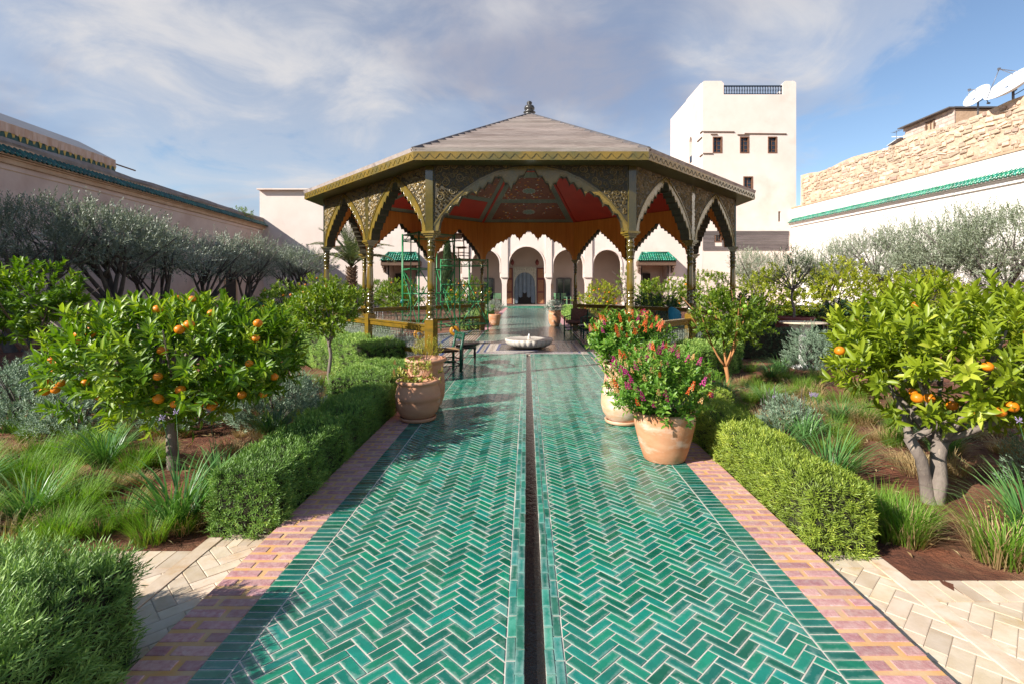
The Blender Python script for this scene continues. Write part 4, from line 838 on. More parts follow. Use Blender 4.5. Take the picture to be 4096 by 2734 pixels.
# ------------------------------------------------------------------ roof hut and dishes
hut = empty('rooftop_hut', (21.75, 26.5, 0), 0, 'small grey block hut with a window on the rubble wall', 'hut'); b = MB(); b.box((1.1, 1.75, 10.1), (2.16, 3.46, 1.1)); b.build('hut_wall', M_sand, hut)
b = MB(); b.box((.95, 1.75, 10.70), (2.6, 3.7, .06)); b.box((1.2, 1.7, 10.76), (2.3, 3.3, .07)); b.build('roof_slab', M_hip, hut)
bmh = MB(); bmh.box((0, 0, 0), (.05, .385, .185)); bm_ = bmh.mesh('block', M_block)
for r in range(6):
    for c in range(10):
        y = c*.40+(.2 if r % 2 else 0)-.02; z = 9.62+r*.2
        if y > 3.45 or (1.25 < y < 1.95 and 9.85 < z < 10.55): continue
        link('block', bm_, hut, (.0+random.uniform(-.008, .008), max(.17, y), z))
w_ = empty('window', (0, 1.55, 10.2), parent=hut); b = MB(); [b.box((.0, s*.28, 0), (.12, .07, .62)) for s in (-1, 1)]; [b.box((0, 0, s*.30), (.12, .6, .06)) for s in (-1, 1)]; b.box((0, 0, 0), (.05, .04, .6)); b.build('window_frame', M_wood, w_); b = MB(); b.box((.04, 0, 0), (.02, .55, .58)); b.build('pane', M_yel, w_)
def dish(loc, zc, dia, nrm, label, polez):
    o = empty('satellite_dish', loc, 0, label, 'dish'); nrm = Vector(nrm).normalized(); q = nrm.to_track_quat('Z', 'Y').to_matrix(); c = Vector((0, 0, zc-loc[2])); b = MB(); pr = [(dia/2*t, dia*.16*t*t) for t in (.02, .2, .4, .6, .8, 1)]; pr = pr+[(dia/2*1.0, dia*.16+.015)]+[(r*.985, z+.02) for r, z in pr[::-1]]; b.lathe(pr, 40); b.v = [tuple(c-nrm*.08*dia+q @ Vector(v)) for v in b.v]; b.build('reflector', M_dish, o)
    b = MB(); b.tube([(0, 0, -.1), (0, 0, c.z-.12*dia)], .035*dia**.5, 8); bk = c-nrm*dia*.12; b.tube([(0, 0, c.z-.15*dia), bk], .03, 6); b.tube([(0, 0, c.z-.22*dia), (.30*dia, 0, c.z-.05*dia), (.42*dia, 0, c.z-.25*dia)], .022, 6); b.box((.42*dia, 0, c.z-.26*dia), (.1*dia, .06*dia, .06*dia)); b.build('mount', M_steel, o)
    foc = c+nrm*dia*.46; b = MB()
    for a in (0, 2.1, 4.2): b.tube([c+q @ Vector((dia*.48*math.cos(a), dia*.48*math.sin(a), dia*.08)), foc], .012*dia**.5, 5)
    b.box(foc, (.10, .08, .10)); b.build('feed_arm', M_steel, o); return o
dish((21.65, 25.0, 9.85), 10.72, 1.2, (-.84, -.09, .56), 'smaller white satellite dish on a pole above the rubble wall', 0)
dish((21.75, 23.3, 9.85), 10.62, 2.1, (-.69, -.035, .74), 'larger white satellite dish at the right edge above the rubble wall', 0)
an = empty('roof_aerials', (21.7, 30.6, 9.8), 0, 'thin white folded roof sheets and aerial beside the block hut', 'aerial'); b = MB(); b.tube([(0, 0, 0), (0, 0, .95)], .015, 5); b.tube([(0, -.3, .9), (0, .3, .9)], .012, 5); [b.tube([(-.15, y, .9), (.15, y, .9)], .008, 4) for y in (-.25, -.1, .1, .25)]; b.build('mast', M_steel, an); b = MB(); b.box((.3, -.2, .55), (.5, 1.4, .03), rot=Matrix.Rotation(.25, 3, 'X')); b.box((.3, .4, .40), (.5, 1.0, .03), rot=Matrix.Rotation(-.2, 3, 'X')); b.build('sheet', M_dish, an)
# ------------------------------------------------------------------ awning behind the left wall
aw = empty('awning', (-19.3, 20, 7), 0, 'long grey canvas awning with stained scalloped valance above the shaded wall', 'awning'); o0 = aw.location
E_ = lambda y, dx=0: Vector((-17.25-.095*y+dx, y, 0))-o0
b = MB(); b.add([E_(8)+Z*7.60, E_(24.7)+Z*7.60, E_(25.2, -2.1)+Z*8.62, E_(8, -2.1)+Z*8.62, E_(25.9, -4.2)+Z*7.6, E_(8, -4.2)+Z*7.6], [(0, 1, 2, 3), (3, 2, 4, 5), (1, 4, 2)]); b.add([E_(8)+Z*7.585, E_(24.7)+Z*7.585, E_(25.2, -2.1)+Z*8.60, E_(8, -2.1)+Z*8.60, E_(25.9, -4.2)+Z*7.585, E_(8, -4.2)+Z*7.585], [(3, 2, 1, 0), (5, 4, 2, 3), (2, 4, 1)]); b.build('canvas', M_cloth, aw)
def drape(z0, z1, off, m, name, sc=.3, amp=.05):
    b = MB(); vs = []; fs = []; n = 260
    for i in range(n+1):
        y = 8+16.7*i/n; wv = .03*math.sin(i*.9); lo = z1+amp*abs(math.sin(i*sc)); vs += [E_(y, off+wv*.3)+Z*z0, E_(y, off+wv)+Z*lo, E_(y, off+wv-.01)+Z*lo, E_(y, off+wv*.3-.01)+Z*z0]
    for i in range(n): fs += [(i*4+q, (i+1)*4+q, (i+1)*4+(q+1) % 4, i*4+(q+1) % 4) for q in range(4)]
    b.add(vs, fs); b.build(name, m, aw)
drape(7.60, 7.22, .012, M_clothb, 'valance'); drape(7.30, 6.98, -.03, M_clothg, 'green_valance', .3, .0)
b = MB()
for i in range(56):
    y = 8.2+i*.30; b.plate([[(-.11, .30), (.11, .30), (.05, .16), (.02, .04), (-.02, .04), (-.05, .16)]], E_(y, -.012)+Z*7.02, Vector((-.095, 1, 0)).normalized(), Z, X, .006)
b.build('valance_print', M_clothy, aw)
b = MB(); b.tube([E_(8, -.005)+Z*6.985, E_(24.6, -.005)+Z*6.985], .018, 5); b.build('valance_piping', M_clothy, aw)
[MB().tube([E_(y, -.06)+Z*6.6, E_(y, -.06)+Z*7.6], .03, 6).build('awning_post', M_steel, aw) for y in (12, 18.9, 24.5)]; MB().tube([E_(24.5, -.1)+Z*7.45, E_(26.3, -.1)+Z*7.45], .035, 6).build('awning_pole', M_wood, aw)
b = MB(); b.plate([[(0, 6.7), (1.6, 6.7), (1.0, 7.5), (0, 7.5)]], E_(24.68, -1.7), X, Z, -Y, .03); b.build('end_curtain', M_sand, aw)
# ------------------------------------------------------------------ arcade building across the back
YB = 40.0
ab = empty('arcade_building', (0, YB, 0), 0, 'long pink plaster house with round arches closing the far end of the garden', 'building')
ARCH = [(-6.30, 1.10, 4.36), (-3.22, 1.10, 4.42), (-.07, 1.375, 4.65), (3.13, 1.17, 4.42), (6.14, 1.10, 4.40)]
DOORS = [(-9.62, 1.02, 3.25), (9.80, .98, 3.25)]
def arch_notch(xc, hw, top):
    sp = top-hw*1.05; pts = [(xc-hw-.16, -.2), (xc-hw-.16, 1.7), (xc-hw-.11, 2.05), (xc-hw, 2.26), (xc-hw, sp)]; n = 14
    pts += [(xc-hw*math.cos(math.pi*i/n), sp+hw*1.05*math.sin(math.pi*i/n)) for i in range(1, n)]; return pts+[(xc+hw, sp), (xc+hw, 2.26), (xc+hw+.11, 2.05), (xc+hw+.16, 1.7), (xc+hw+.16, -.2)]
loop = [(-20.6, -.2)]; ops = sorted([(a[0], arch_notch(*a)) for a in ARCH]+[(x, [(x-w, -.2), (x-w, h), (x+w, h), (x+w, -.2)]) for x, w, h in DOORS])
for _, pts in ops: loop += pts
loop += [(13.48, -.2), (13.48, 8.95), (-20.6, 8.95)]
holes = [rect(-14.25, 4.05, -14.05, 4.6)]
b = MB(); b.plate([loop]+holes, (0, 0, 0), X, Z, -Y, .55); b.build('facade', M_stucco, ab)
b = MB(); b.box((-3.5, -.0, 9.0), (34.3, .75, .10)); b.build('coping', M_stucco, ab)
b = MB(); b.box((-14.15, -.05, 4.65), (.9, .15, .10)); b.build('lintel', M_wood, ab)
b = MB(); b.plate([rect(-8, -.2, 8, 6.5)], (0, 3.4, 0), X, Z, -Y, .2); b.build('gallery_back_wall', M_interior, ab)
b = MB(); b.box((0, 1.9, 6.0), (16, 3.4, .1)); [b.box((s*7.9, 1.9, 3), (.2, 3.3, 6.2)) for s in (-1, 1)]; b.box((0, 1.7, .04), (16, 3.3, .09)); b.build('gallery_shell', M_interior, ab)
for xa, xb in ((-4.90, -4.62), (-1.92, -1.62), (1.50, 1.76), (4.48, 4.86)):
    b = MB(); b.box(((xa+xb)/2, -.06, 4.05), (xb-xa+.22, .14, 3.6)); b.box(((xa+xb)/2, -.05, 2.28), (xb-xa+.30, .12, .05)); b.build('pilaster', M_stucco, ab)
b = MB(); b.box((-.08, -.04, 5.88), (15.2, .10, .12)); b.build('string_course', M_stucco, ab)
# the arch trims
for xc, hw, top in ARCH:
    sp = top-hw*1.05; pts = [(xc-hw-.02, 2.62)]+[(xc-(hw+.02)*math.cos(math.pi*i/16), sp+(hw+.02)*1.05*math.sin(math.pi*i/16)) for i in range(17)]+[(xc+hw+.02, 2.62)]; b = MB()
    for i in range(len(pts)-1): b.beam((pts[i][0], -.02, pts[i][1]), (pts[i+1][0], -.02, pts[i+1][1]), .09, .09, 0, -Y)
    b.build('arch_trim', M_stucco, ab)
# main doorway
dw = empty('main_doorway', (-.22, 3.30, 0), parent=ab); b = MB(); lp = [(-.96, 0), (-.88, 0), (-.88, 1.55), (-.84, 1.6)]+[(-.84*math.cos(math.pi*i/14), 1.78+.95*math.sin(math.pi*i/14)) for i in range(15)]+[(.84, 1.6), (.88, 1.55), (.88, 0), (.96, 0), (.96, 3.2), (-.96, 3.2)]
b.plate([lp], (0, -.04, 0), X, Z, -Y, .08); b.build('carved_plaster_frame', M_plast, dw)
b = MB(); [b.lathe([(.10, -.012), (.10, .012), (.07, .02)], 8, (x, z, .0)) for x, z in [(-.8+.2*i, 2.98) for i in range(9)]+[(s*.8, z) for s in (-1, 1) for z in (2.72, 2.45)]]; b.v = [(x, -.05-z, y) for x, y, z in b.v]; b.build('star_relief', M_plast, dw)
b = MB(); b.plate([rect(-.9, 0, .9, 2.9)], (0, .085, 0), X, Z, -Y, .01); b.build('opening_shade_sheet', M_shadow, dw)  # dark sheet on the wall stands for the shade inside the doorway
for x0, x1, z0 in ((-.86, -.55, .12), (-.52, -.20, .62), (-.17, .15, .98), (.18, .50, .62), (.53, .86, .12)):
    b = MB(); n = 8; vs = []
    for i in range(n+1):
        x = x0+(x1-x0)*i/n; y = .035+.02*math.sin(i*1.5); zt = 1.78+.95*math.sqrt(max(0, 1-(x/.9)**2)); zb = z0+.10*abs(i-n/2)/(n/2); vs += [(x, y, zt), (x, y, zb)]
    b.add(vs, [(2*i, 2*i+1, 2*i+3, 2*i+2) for i in range(n)], 0, True); b.build('curtain_strip', M_curt, dw)
for s in (-1, 1):
    lf = empty('door_leaf', (-.22+s*1.32, 3.25, 0), parent=ab); b = MB(); b.box((0, 0, 1.55), (.62, .06, 3.1)); b.build('door_frame', M_doorf, lf)
    for z0, z1 in ((.16, 1.02), (1.16, 2.10), (2.28, 3.0)): b = MB(); b.box((0, -.035, (z0+z1)/2), (.46, .03, z1-z0)); b.build('door_panel', M_door, lf)
    b = MB(); b.lathe([(.02, 0), (.12, .10), (.16, .22), (.14, .34), (.03, .52)], 8, (s*1.02, -.3, 3.28)); b.build('hanging_lantern', M_doorf, dw)
for x0, x1 in ((2.45, 3.62), (-3.75, -2.8)):
    dr = empty('glazed_door', ((x0+x1)/2, 3.36, 0), parent=ab); w2 = (x1-x0)/2; b = MB(); [b.box((s*w2, 0, 1.1), (.12, .10, 2.25)) for s in (-1, 1)]; b.box((0, 0, 2.22), (2*w2-.12, .10, .12)); b.box((0, 0, 1.1), (.07, .08, 2.2)); b.box((0, -.01, .75), (2*w2-.1, .05, .06)); b.build('door_frame', M_hip, dr); b = MB(); b.box((0, .03, 1.1), (2*w2, .03, 2.2)); b.build('pane', M_glass, dr)
b = MB(); b.box((2.05, 3.36, 1.55), (.22, .04, .36)); b.build('notice_plate', M_sand, ab)
[MB().tube([(x, -.06, 0), (x, -.06, 8.9)], .05, 6).build('drain_pipe', M_wood, ab) for x in (12.35, -7.35)]
# tiled canopies over the two side doors
me = barrel_mesh('roof_tile', .085, .22, M_rooft)
for xc, hw, h in DOORS:
    b = MB(); b.plate([rect(xc-hw-.3, -.2, xc+hw+.3, h+.4)], (0, 1.6, 0), X, Z, -Y, .1); b.build('recess_wall', M_interior, ab); b = MB(); b.box((xc-.45, 1.52, 1.3), (.9, .1, 2.6)); b.build('recess_door', M_shadow, ab)  # recess door coloured near-black, the shade of the recess painted in
    b = MB(); [b.box((xc+s*(hw+.04), .8, 1.5), (.1, 1.6, 3.6)) for s in (-1, 1)]; b.box((xc, .8, h+.05), (2*hw, 1.6, .1)); b.build('recess_sides', M_interior, ab)
    cn = empty('tiled_canopy', (xc, 0, 0), parent=ab); W_ = hw+.42; b = MB(); b.box((0, -.35, 3.42), (2*W_, .70, .22)); b.box((0, -.70, 3.32), (2*W_+.04, .06, .32)); [b.box((s*W_, -.33, 3.3), (.08, .7, .32)) for s in (-1, 1)]
    for s in (-1, 1): b.box((s*(W_-.12), -.38, 3.05), (.16, .60, .18)); b.box((s*(W_-.12), -.24, 2.87), (.14, .42, .18)); b.box((s*(W_-.12), -.16, 2.70), (.12, .26, .16))
    for i in range(7): b.box((-W_+.25+i*(2*W_-.5)/6, -.35, 3.22), (.09, .62, .1))
    b.build('timber_corbels', M_wood, cn)
    n = int(2*W_/.175)
    for i in range(n+1):
        x = -W_+i*2*W_/n; inset = min(1, (W_-abs(x))/.42); rows = max(1, int(round(4*inset)))
        for r in range(rows): t = link('roof_tile', me, cn, (x, -.84+.175*r, 3.50+.14*r)); t.rotation_euler = (R(38), 0, random.gauss(0, .02))
    b = MB(); b.add([(-W_, -.80, 3.50), (W_, -.80, 3.50), (W_-.42, -.06, 4.10), (-W_+.42, -.06, 4.10), (-W_, 0, 3.5), (W_, 0, 3.5)], [(0, 1, 2, 3), (0, 3, 4), (1, 5, 2)]); b.build('canopy_slope', M_rooft, cn)
    b = MB(); [b.tube([(s*W_, -.80, 3.56), (s*(W_-.42), -.06, 4.18)], .085, 7) for s in (-1, 1)]; b.tube([(-W_+.42, -.06, 4.16), (W_-.42, -.06, 4.16)], .08, 7); b.build('ridge_tiles', M_rooft, cn)
# ------------------------------------------------------------------ tower
tw_ = empty('tower', (17.08, YB, 0), 0, 'tall square pale plaster tower with small windows and roof railing behind the right wall', 'tower'); ox = 17.08
wins = [(14.25, 11.82, 14.98, 13.09), (16.34, 11.82, 17.05, 13.09), (18.49, 11.82, 19.20, 13.09), (16.60, 9.0, 17.34, 10.03), (14.39, 4.96, 14.95, 5.74), (19.30, 6.55, 19.48, 7.34), (16.80, 2.5, 17.2, 3.35)]
lp = [(13.49, -.2), (20.67, -.2), (20.67, 17.25), (20.5, 17.38), (19.85, 17.38), (19.66, 17.2), (19.66, 16.34), (15.10, 16.34), (15.10, 17.2), (14.9, 17.38), (13.6, 17.38), (13.49, 17.3)]
b = MB(); b.plate([[(x-ox, z) for x, z in lp]]+[[(x-ox, z) for x, z in rect(*w)] for w in wins], (0, 0, 0), X, Z, -Y, .45); b.build('front_wall', M_stucco, tw_)
aw_ = [(2.65, 11.75), (3.35, 11.75), (3.35, 13.6), (3.2, 13.85), (3.0, 13.95), (2.8, 13.85), (2.65, 13.6)]
b = MB(); b.plate([[(.46, -.2), (9.0, -.2), (9.0, 17.3), (4.2, 17.3), (4.0, 17.38), (.46, 17.38)], aw_], (13.492-ox, 0, 0), Y, Z, -X, .45); b.build('side_wall', M_stucco, tw_)
b = MB(); b.box((20.42-ox, 4.7, 8.5), (.45, 8.5, 17.4)); b.box((3.58-3.6, 8.8, 8.5), (7.0, .4, 17.4)); b.box((0, 4.6, 16.0), (6.4, 8.2, .3)); b.build('rear_walls', M_stucco, tw_)
b = MB(); b.box((13.6-ox+.45, 3.0, 12.6), (.1, .9, 2.6)); b.build('niche_back', M_stucco, tw_); b = MB(); b.box((13.55-ox, 3.0, 12.1), (.06, .62, .5)); b.build('niche_grille', M_navy, tw_)
for i, (x0, z0, x1, z1) in enumerate(wins):
    wn = empty('window', ((x0+x1)/2-ox, .16, (z0+z1)/2), parent=tw_); w2, h2 = (x1-x0)/2, (z1-z0)/2
    if i == 5: b = MB(); b.box((0, .15, 0), (2*w2, .02, 2*h2)); b.build('pane', M_shadow, wn); continue  # slit closed by a dark sheet standing for the shade inside
    b = MB(); [b.box((s*(w2-.04), -.1, 0), (.08, .18, 2*h2)) for s in (-1, 1)]; [b.box((0, -.1, s*(h2-.04)), (2*w2-.16, .18, .08)) for s in (-1, 1)]; b.box((0, 0, 0), (.06, .05, 2*h2-.16)); [b.box((0, .0, h2*q), (2*w2-.16, .03, .035)) for q in (-.5, 0, .5)]; b.build('window_frame', M_frame, wn)
    for s in (-1, 1):
        for q in (-.75, -.25, .25, .75): b = MB(); b.box((s*w2*.45, .02, h2*q*.93), (w2*.66, .012, h2*.42)); b.build('pane', M_glass, wn)
for k in range(9): b = MB(); b.box((16.8-ox if k not in (2, 3, 4, 5, 6) else 17.52-ox, -.03, 4.41+k*.167), (6.6 if k not in (2, 3, 4, 5, 6) else 5.1, .05, .155)); b.build('timber_board', M_timber, tw_)
for k in (2, 3, 4, 5, 6): b = MB(); b.box((13.93-ox, -.03, 4.41+k*.167), (.86, .05, .155)); b.build('timber_board', M_timber, tw_)
for x0, x1, z in ((13.5, 15.9, 13.45), (16.15, 17.0, 13.22), (16.7, 19.9, 13.30), (13.5, 14.25, 11.78), (14.1, 14.6, 13.25)): b = MB(); b.box(((x0+x1)/2-ox, -.03, z), (x1-x0, .08, .07), rot=Matrix.Rotation(random.uniform(-.012, .012), 3, 'Y')); b.build('embedded_beam', M_wood, tw_)
for y0, y1, z in ((0, .5, 13.5), (0.1, 1.2, 13.05), (0, .6, 11.7)): b = MB(); b.box((13.46-ox, (y0+y1)/2, z), (.08, y1-y0, .07), rot=Matrix.Rotation(-.03, 3, 'X')); b.build('embedded_beam', M_wood, tw_)
rl = empty('roof_railing', (17.38-ox, .18, 16.34), parent=tw_); b = MB(); b.box((0, 0, .70), (4.6, .12, .09)); b.box((0, 0, .06), (4.6, .12, .10)); b.build('rail', M_navy, rl); bl = MB(); bl.lathe([(.05, .1), (.06, .14), (.035, .2), (.06, .34), (.065, .42), (.035, .55), (.05, .62), (.05, .66)], 8); bme = bl.mesh('baluster', M_navy)
for k in range(23): link('baluster', bme, rl, (-2.2+k*.2, 0, 0))
# ------------------------------------------------------------------ citrus trees
def citrus(name, loc, label, cc, rad, trunk_h, r0, ns, nl, llen, lwid, mat, bark=None, nfruit=0, fruit=None, fr=.038, tops=6, single=0, full=True, cat_='tree', group=None, lean=(0, 0), holes=5, slen=.16, inner=.55, double=False, hole_r=.45, forks=2):
    """cc: crown centre relative to the trunk base"""
    o = empty(name, loc, 0, label, cat_, group); cc = np.array(cc); p, d = crown_points(ns, rad, holes=holes, inner=inner, hole_r=hole_r, lob=.2, flat=.95); dirs = d*.8+np.array([0, 0, .5])+rng.normal(size=d.shape)*.35
    V, F, T = shoots(p+cc-unit(dirs)*slen*.4, dirs, nl, llen, lwid, slen*(.7+.6*rng.random(len(p))), full=full); k = 8 if full else 4; nf = 8 if full else 2
    if single:
        # the leaves nearest the camera become leaf objects
        n = len(V)//k; C0 = V.reshape(n, k, 3); cen = C0.mean(1); dist = np.linalg.norm(cen+np.array(loc)-np.array([-.035, 0, 1.65]), axis=1); pick = np.argsort(dist)[:single*5:5]; keep = np.ones(n, bool); keep[pick] = False
        lb = V.reshape(n, k, 3)[pick[0]]; base = lb[0]; ref = lb-base; me = None
        for q in pick:
            lv = C0[q]-C0[q][0]; me = np_mesh('leaf', lv, F[:nf], mat, np.full(k, T[q*k])); link('leaf', me, o, tuple(C0[q][0]))
        V = C0[keep].reshape(-1, 3); T = T.reshape(n, k)[keep].ravel(); F = (F[:nf][None]+(np.arange(keep.sum())*k)[:, None, None]).reshape(-1, 3)
    link('crown', np_mesh('crown', V, F, mat, T), o)['kind'] = 'stuff'
    tp = []
    for i in range(tops): a = 6.283*(i+random.uniform(-.25, .25))/tops; e = random.uniform(.35, .75); tp.append(tuple(cc+np.array([rad[0]*e*math.cos(a), rad[1]*e*math.sin(a), rad[2]*random.uniform(-.1, .55)])))
    b = MB(); limbs(b, (0, 0, 0), tp, r0, trunk_h, lean, forks=forks)
    if double: limbs(b, (-.06, -.02, 0), tp[:3], r0*.8, trunk_h*1.05, (-.16, 0), forks=1)
    b.build('trunk', bark or M_bark, o)
    if nfruit:
        fp_, fd = crown_points(nfruit*6, tuple(1.0*q for q in rad), holes=0, inner=.22); front = np.argsort(fp_[:, 1]+.9*rng.random(len(fp_)))[:int(nfruit*2.6)]; front = rng.permutation(front)[:nfruit]
        for q in front:
            z = fp_[q]+cc; z = z*np.array([1, 1, 1])-np.array([0, 0, .03]); f_ = link('orange', fruit_mesh(fruit or M_orangef, fr), o, tuple(z)); f_.rotation_euler = (random.uniform(-.4, .4), random.uniform(-.4, .4), random.random()*6); s = random.uniform(.85, 1.15); f_.scale = (s, s, s*.95)
    return o
GZ0 = -.10
citrus('orange_tree', (-3.38, 4.93, GZ0), 'dark green orange tree full of fruit left of the tiled path in front', (.10, .05, 1.10), (1.24, 1.05, .60), .52, .052, 640, 12, .120, .036, M_citL, nfruit=46, tops=6, single=300, fr=.038)
citrus('orange_tree', (3.27, 4.22, GZ0), 'yellow-green orange tree with forked pale trunk at the right edge', (.60, .25, 1.12), (1.34, 1.05, .64), .50, .060, 660, 12, .125, .042, M_citR, nfruit=40, tops=6, single=300, fr=.040, double=True, lean=(.05, 0))
citrus('small_citrus_tree', (-3.31, 8.70, GZ0), 'small round citrus tree with thin bent trunk before the left hedge', (-.05, .0, 1.33), (.60, .55, .44), .82, .030, 340, 9, .080, .034, M_citF, tops=5, lean=(-.04, 0), full=True)
citrus('lime_tree', (3.28, 8.6, GZ0), 'sparse lime tree with orange bark before the right railing', (.05, .0, 1.25), (.70, .60, .54), .42, .034, 270, 10, .080, .034, M_citF, bark=M_barko, nfruit=3, fruit=M_limef, fr=.035, tops=4, holes=6, forks=2, inner=.7, lean=(-.03, 0))
citrus('orange_tree', (-8.2, 8.4, GZ0), 'half shaded orange tree cut by the left edge of the picture', (-.15, 0, 1.45), (1.15, 1.0, .62), .75, .05, 330, 10, .135, .055, M_citL, tops=5, lean=(.12, 0))
FARC = [  # x, y, height of crown centre, radius, material, oranges, label
 (-8.55, 18.2, 1.15, .95, .70, M_citF, 10, 'far orange tree beside the teal bin below the left olives'),
 (-9.5, 24.0, 1.50, 1.15, .85, M_citF, 6, 'far citrus tree below the palm on its left'),
 (-6.9, 17.0, 1.0, 1.1, .75, M_citL, 8, 'citrus bush just behind the small round citrus tree'),
 (-6.3, 25.0, 1.15, 1.3, .85, M_citF, 6, 'citrus tree seen through the left railing under the canopy door'),
 (-8.6, 29.5, 1.3, 1.2, .8, M_citF, 0, 'citrus tree to the right of the palm trunk'),
 (-3.0, 26.0, 1.15, 1.25, .95, M_citF, 12, 'citrus tree seen through the scaffold before the arcade'),
 (3.55, 26.0, 1.05, 1.15, .85, M_citY, 24, 'fruiting citrus tree right of the far path before the arcade'),
 (5.9, 23.0, 1.25, 1.30, .95, M_citF, 4, 'leafy citrus tree behind the pavilion railing below the right canopy'),
 (8.2, 24.0, 1.50, 1.45, 1.05, M_citF, 0, 'citrus tree between the two right pavilion columns'),
 (9.3, 19.5, 1.55, 1.45, 1.0, M_citY, 0, 'golden citrus tree right of the pavilion'),
 (11.0, 18.5, 1.65, 1.5, 1.05, M_citY, 0, 'largest golden citrus tree below the right olives'),
 (12.6, 16.5, 1.35, 1.5, .95, M_citY, 0, 'golden citrus tree above the foreground orange tree'),
 (13.6, 13.0, 1.15, 1.5, .9, M_citY, 4, 'golden citrus tree at the far right edge'),
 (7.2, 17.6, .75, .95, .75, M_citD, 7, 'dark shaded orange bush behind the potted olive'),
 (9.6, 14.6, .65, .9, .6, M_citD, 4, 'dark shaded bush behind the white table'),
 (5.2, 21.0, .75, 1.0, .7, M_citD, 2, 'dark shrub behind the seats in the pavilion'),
 (-6.0, 12.6, .65, .75, .6, M_citL, 5, 'low orange bush at the left end of the pavilion hedge')]
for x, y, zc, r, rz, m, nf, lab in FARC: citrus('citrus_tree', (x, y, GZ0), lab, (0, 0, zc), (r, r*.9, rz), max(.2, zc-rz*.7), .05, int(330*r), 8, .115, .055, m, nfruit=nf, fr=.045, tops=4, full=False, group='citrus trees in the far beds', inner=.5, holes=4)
# slim leafless-looking citrus in the right bed, and a cypress by the arcade
citrus('young_tree', (4.6, 24.6, GZ0), 'thin sparse young tree beside the fruiting citrus before the arcade', (0, 0, 1.9), (.5, .45, .9), 1.0, .03, 60, 6, .10, .05, M_citF, tops=7, full=False, holes=6)
cy_ = empty('cypress', (-5.9, 38.2, 0), 0, 'slender grey-green cypress against the arcade behind the scaffold', 'tree'); n = 2600; t = rng.random(n); a = rng.random(n)*6.28; rr = .42*(1-t)**.6*(.35+.65*t**.15)*np.sqrt(rng.random(n)*.5+.5); Pn = np.stack([rr*np.cos(a), rr*np.sin(a), .6+t*4.4], 1); Dn = np.stack([np.cos(a)*.5, np.sin(a)*.5, np.full(n, 1.0)], 1)
V, F, T = leaf_arrays(Pn, Dn+rng.normal(size=(n, 3))*.2, np.stack([np.cos(a), np.sin(a), a*0], 1), np.full(n, .30), np.full(n, .10), False); link('crown', np_mesh('crown', V, F, M_cyp, T), cy_)['kind'] = 'stuff'; b = MB(); b.tube([(0, 0, -.1), (0, 0, 3.6)], [.09, .03], 6); b.build('trunk', M_barkd, cy_)
# ------------------------------------------------------------------ olives
def olive_parts(seed, rad, zc, mat, nsh=900, tops=7, stems=2, r0=.14, th=.8):
    global rng
    rng = np.random.default_rng(seed); random.seed(seed); p, d = crown_points(nsh, rad, holes=9, hole_r=.42, inner=.6, flat=.8, lobes=12, lob=.36); dirs = d*.55+np.array([0, 0, .75])+rng.normal(size=d.shape)*.4
    tb = np.clip(.5+.25*rng.normal(size=len(p)), 0, 1); V, F, T = shoots(p+np.array([0, 0, zc]), dirs, 16, .105, .026, .50*(.6+.8*rng.random(len(p))), spread=.75, up=.1, full=False, droop=.05, tvb=tb, jit=.5); crown = np_mesh('crown', V, F, mat, T); b = MB()
    for s in range(stems):
        tp = []
        for i in range(tops//stems+1): a = random.uniform(0, 6.28); e = random.uniform(.3, .9); tp.append((rad[0]*e*math.cos(a), rad[1]*e*math.sin(a), zc+rad[2]*random.uniform(-.35, .4)))
        limbs(b, ((s-.5*(stems-1))*.30, random.uniform(-.1, .1), 0), tp, r0*random.uniform(.8, 1.0), th*random.uniform(.8, 1.2), ((s-.5*(stems-1))*.45, 0), n=8, kink=.09, forks=3)
    return crown, b.mesh('trunk', M_barkd)
OL = [olive_parts(11, (2.0, 1.7, 1.15), 3.1, M_olive, 950), olive_parts(12, (1.9, 1.8, 1.05), 3.0, M_olive, 850, stems=1, r0=.15, th=1.0), olive_parts(13, (2.2, 1.8, 1.3), 2.6, M_oliveR, 1150, stems=2, th=.7), olive_parts(14, (2.3, 1.9, 1.25), 2.6, M_oliveR, 1150, stems=1, th=.9)]
for v, x, y, s, rz, lab in ((0, -13.6, 13.9, 0.95, .4, 'olive tree cut by the left edge before the shaded wall'), (1, -13.1, 16.3, 1.05, 1.9, 'largest dark olive tree with spreading limbs before the shaded wall'), (0, -14.0, 19.4, 0.95, 3.0, 'second olive tree behind the largest one along the shaded wall'), (1, -14.2, 23.0, 0.96, 4.2, 'middle olive tree along the shaded wall, right of the second'),
    (0, -14.4, 26.8, 0.96, 5.3, 'olive tree before the doorway of the shaded wall'), (1, -13.8, 31.4, 1.00, .9, 'last olive tree of the left row, against the back wall'),
    (2, 14.6, 33.0, .98, 0, 'pale olive tree before the tower foot'), (3, 16.8, 29.5, 1.05, 1.0, 'pale olive tree under the corner of the cream wall'), (2, 17.6, 25.8, 1.12, 2.2, 'pale olive tree in the middle of the right row'), (3, 17.6, 22.3, 1.15, 3.6, 'pale olive tree near the right edge of the picture'), (2, 17.4, 19.2, 1.18, 4.8, 'pale olive tree cut by the right edge of the picture')):
    o = empty('olive_tree', (x, y, GZ0), rz, lab, 'tree', 'olive trees along the garden walls'); o.scale = (s, s, s); c = link('crown', OL[v][0], o); c['kind'] = 'stuff'; link('trunk', OL[v][1], o)
rng = np.random.default_rng(21); random.seed(21)
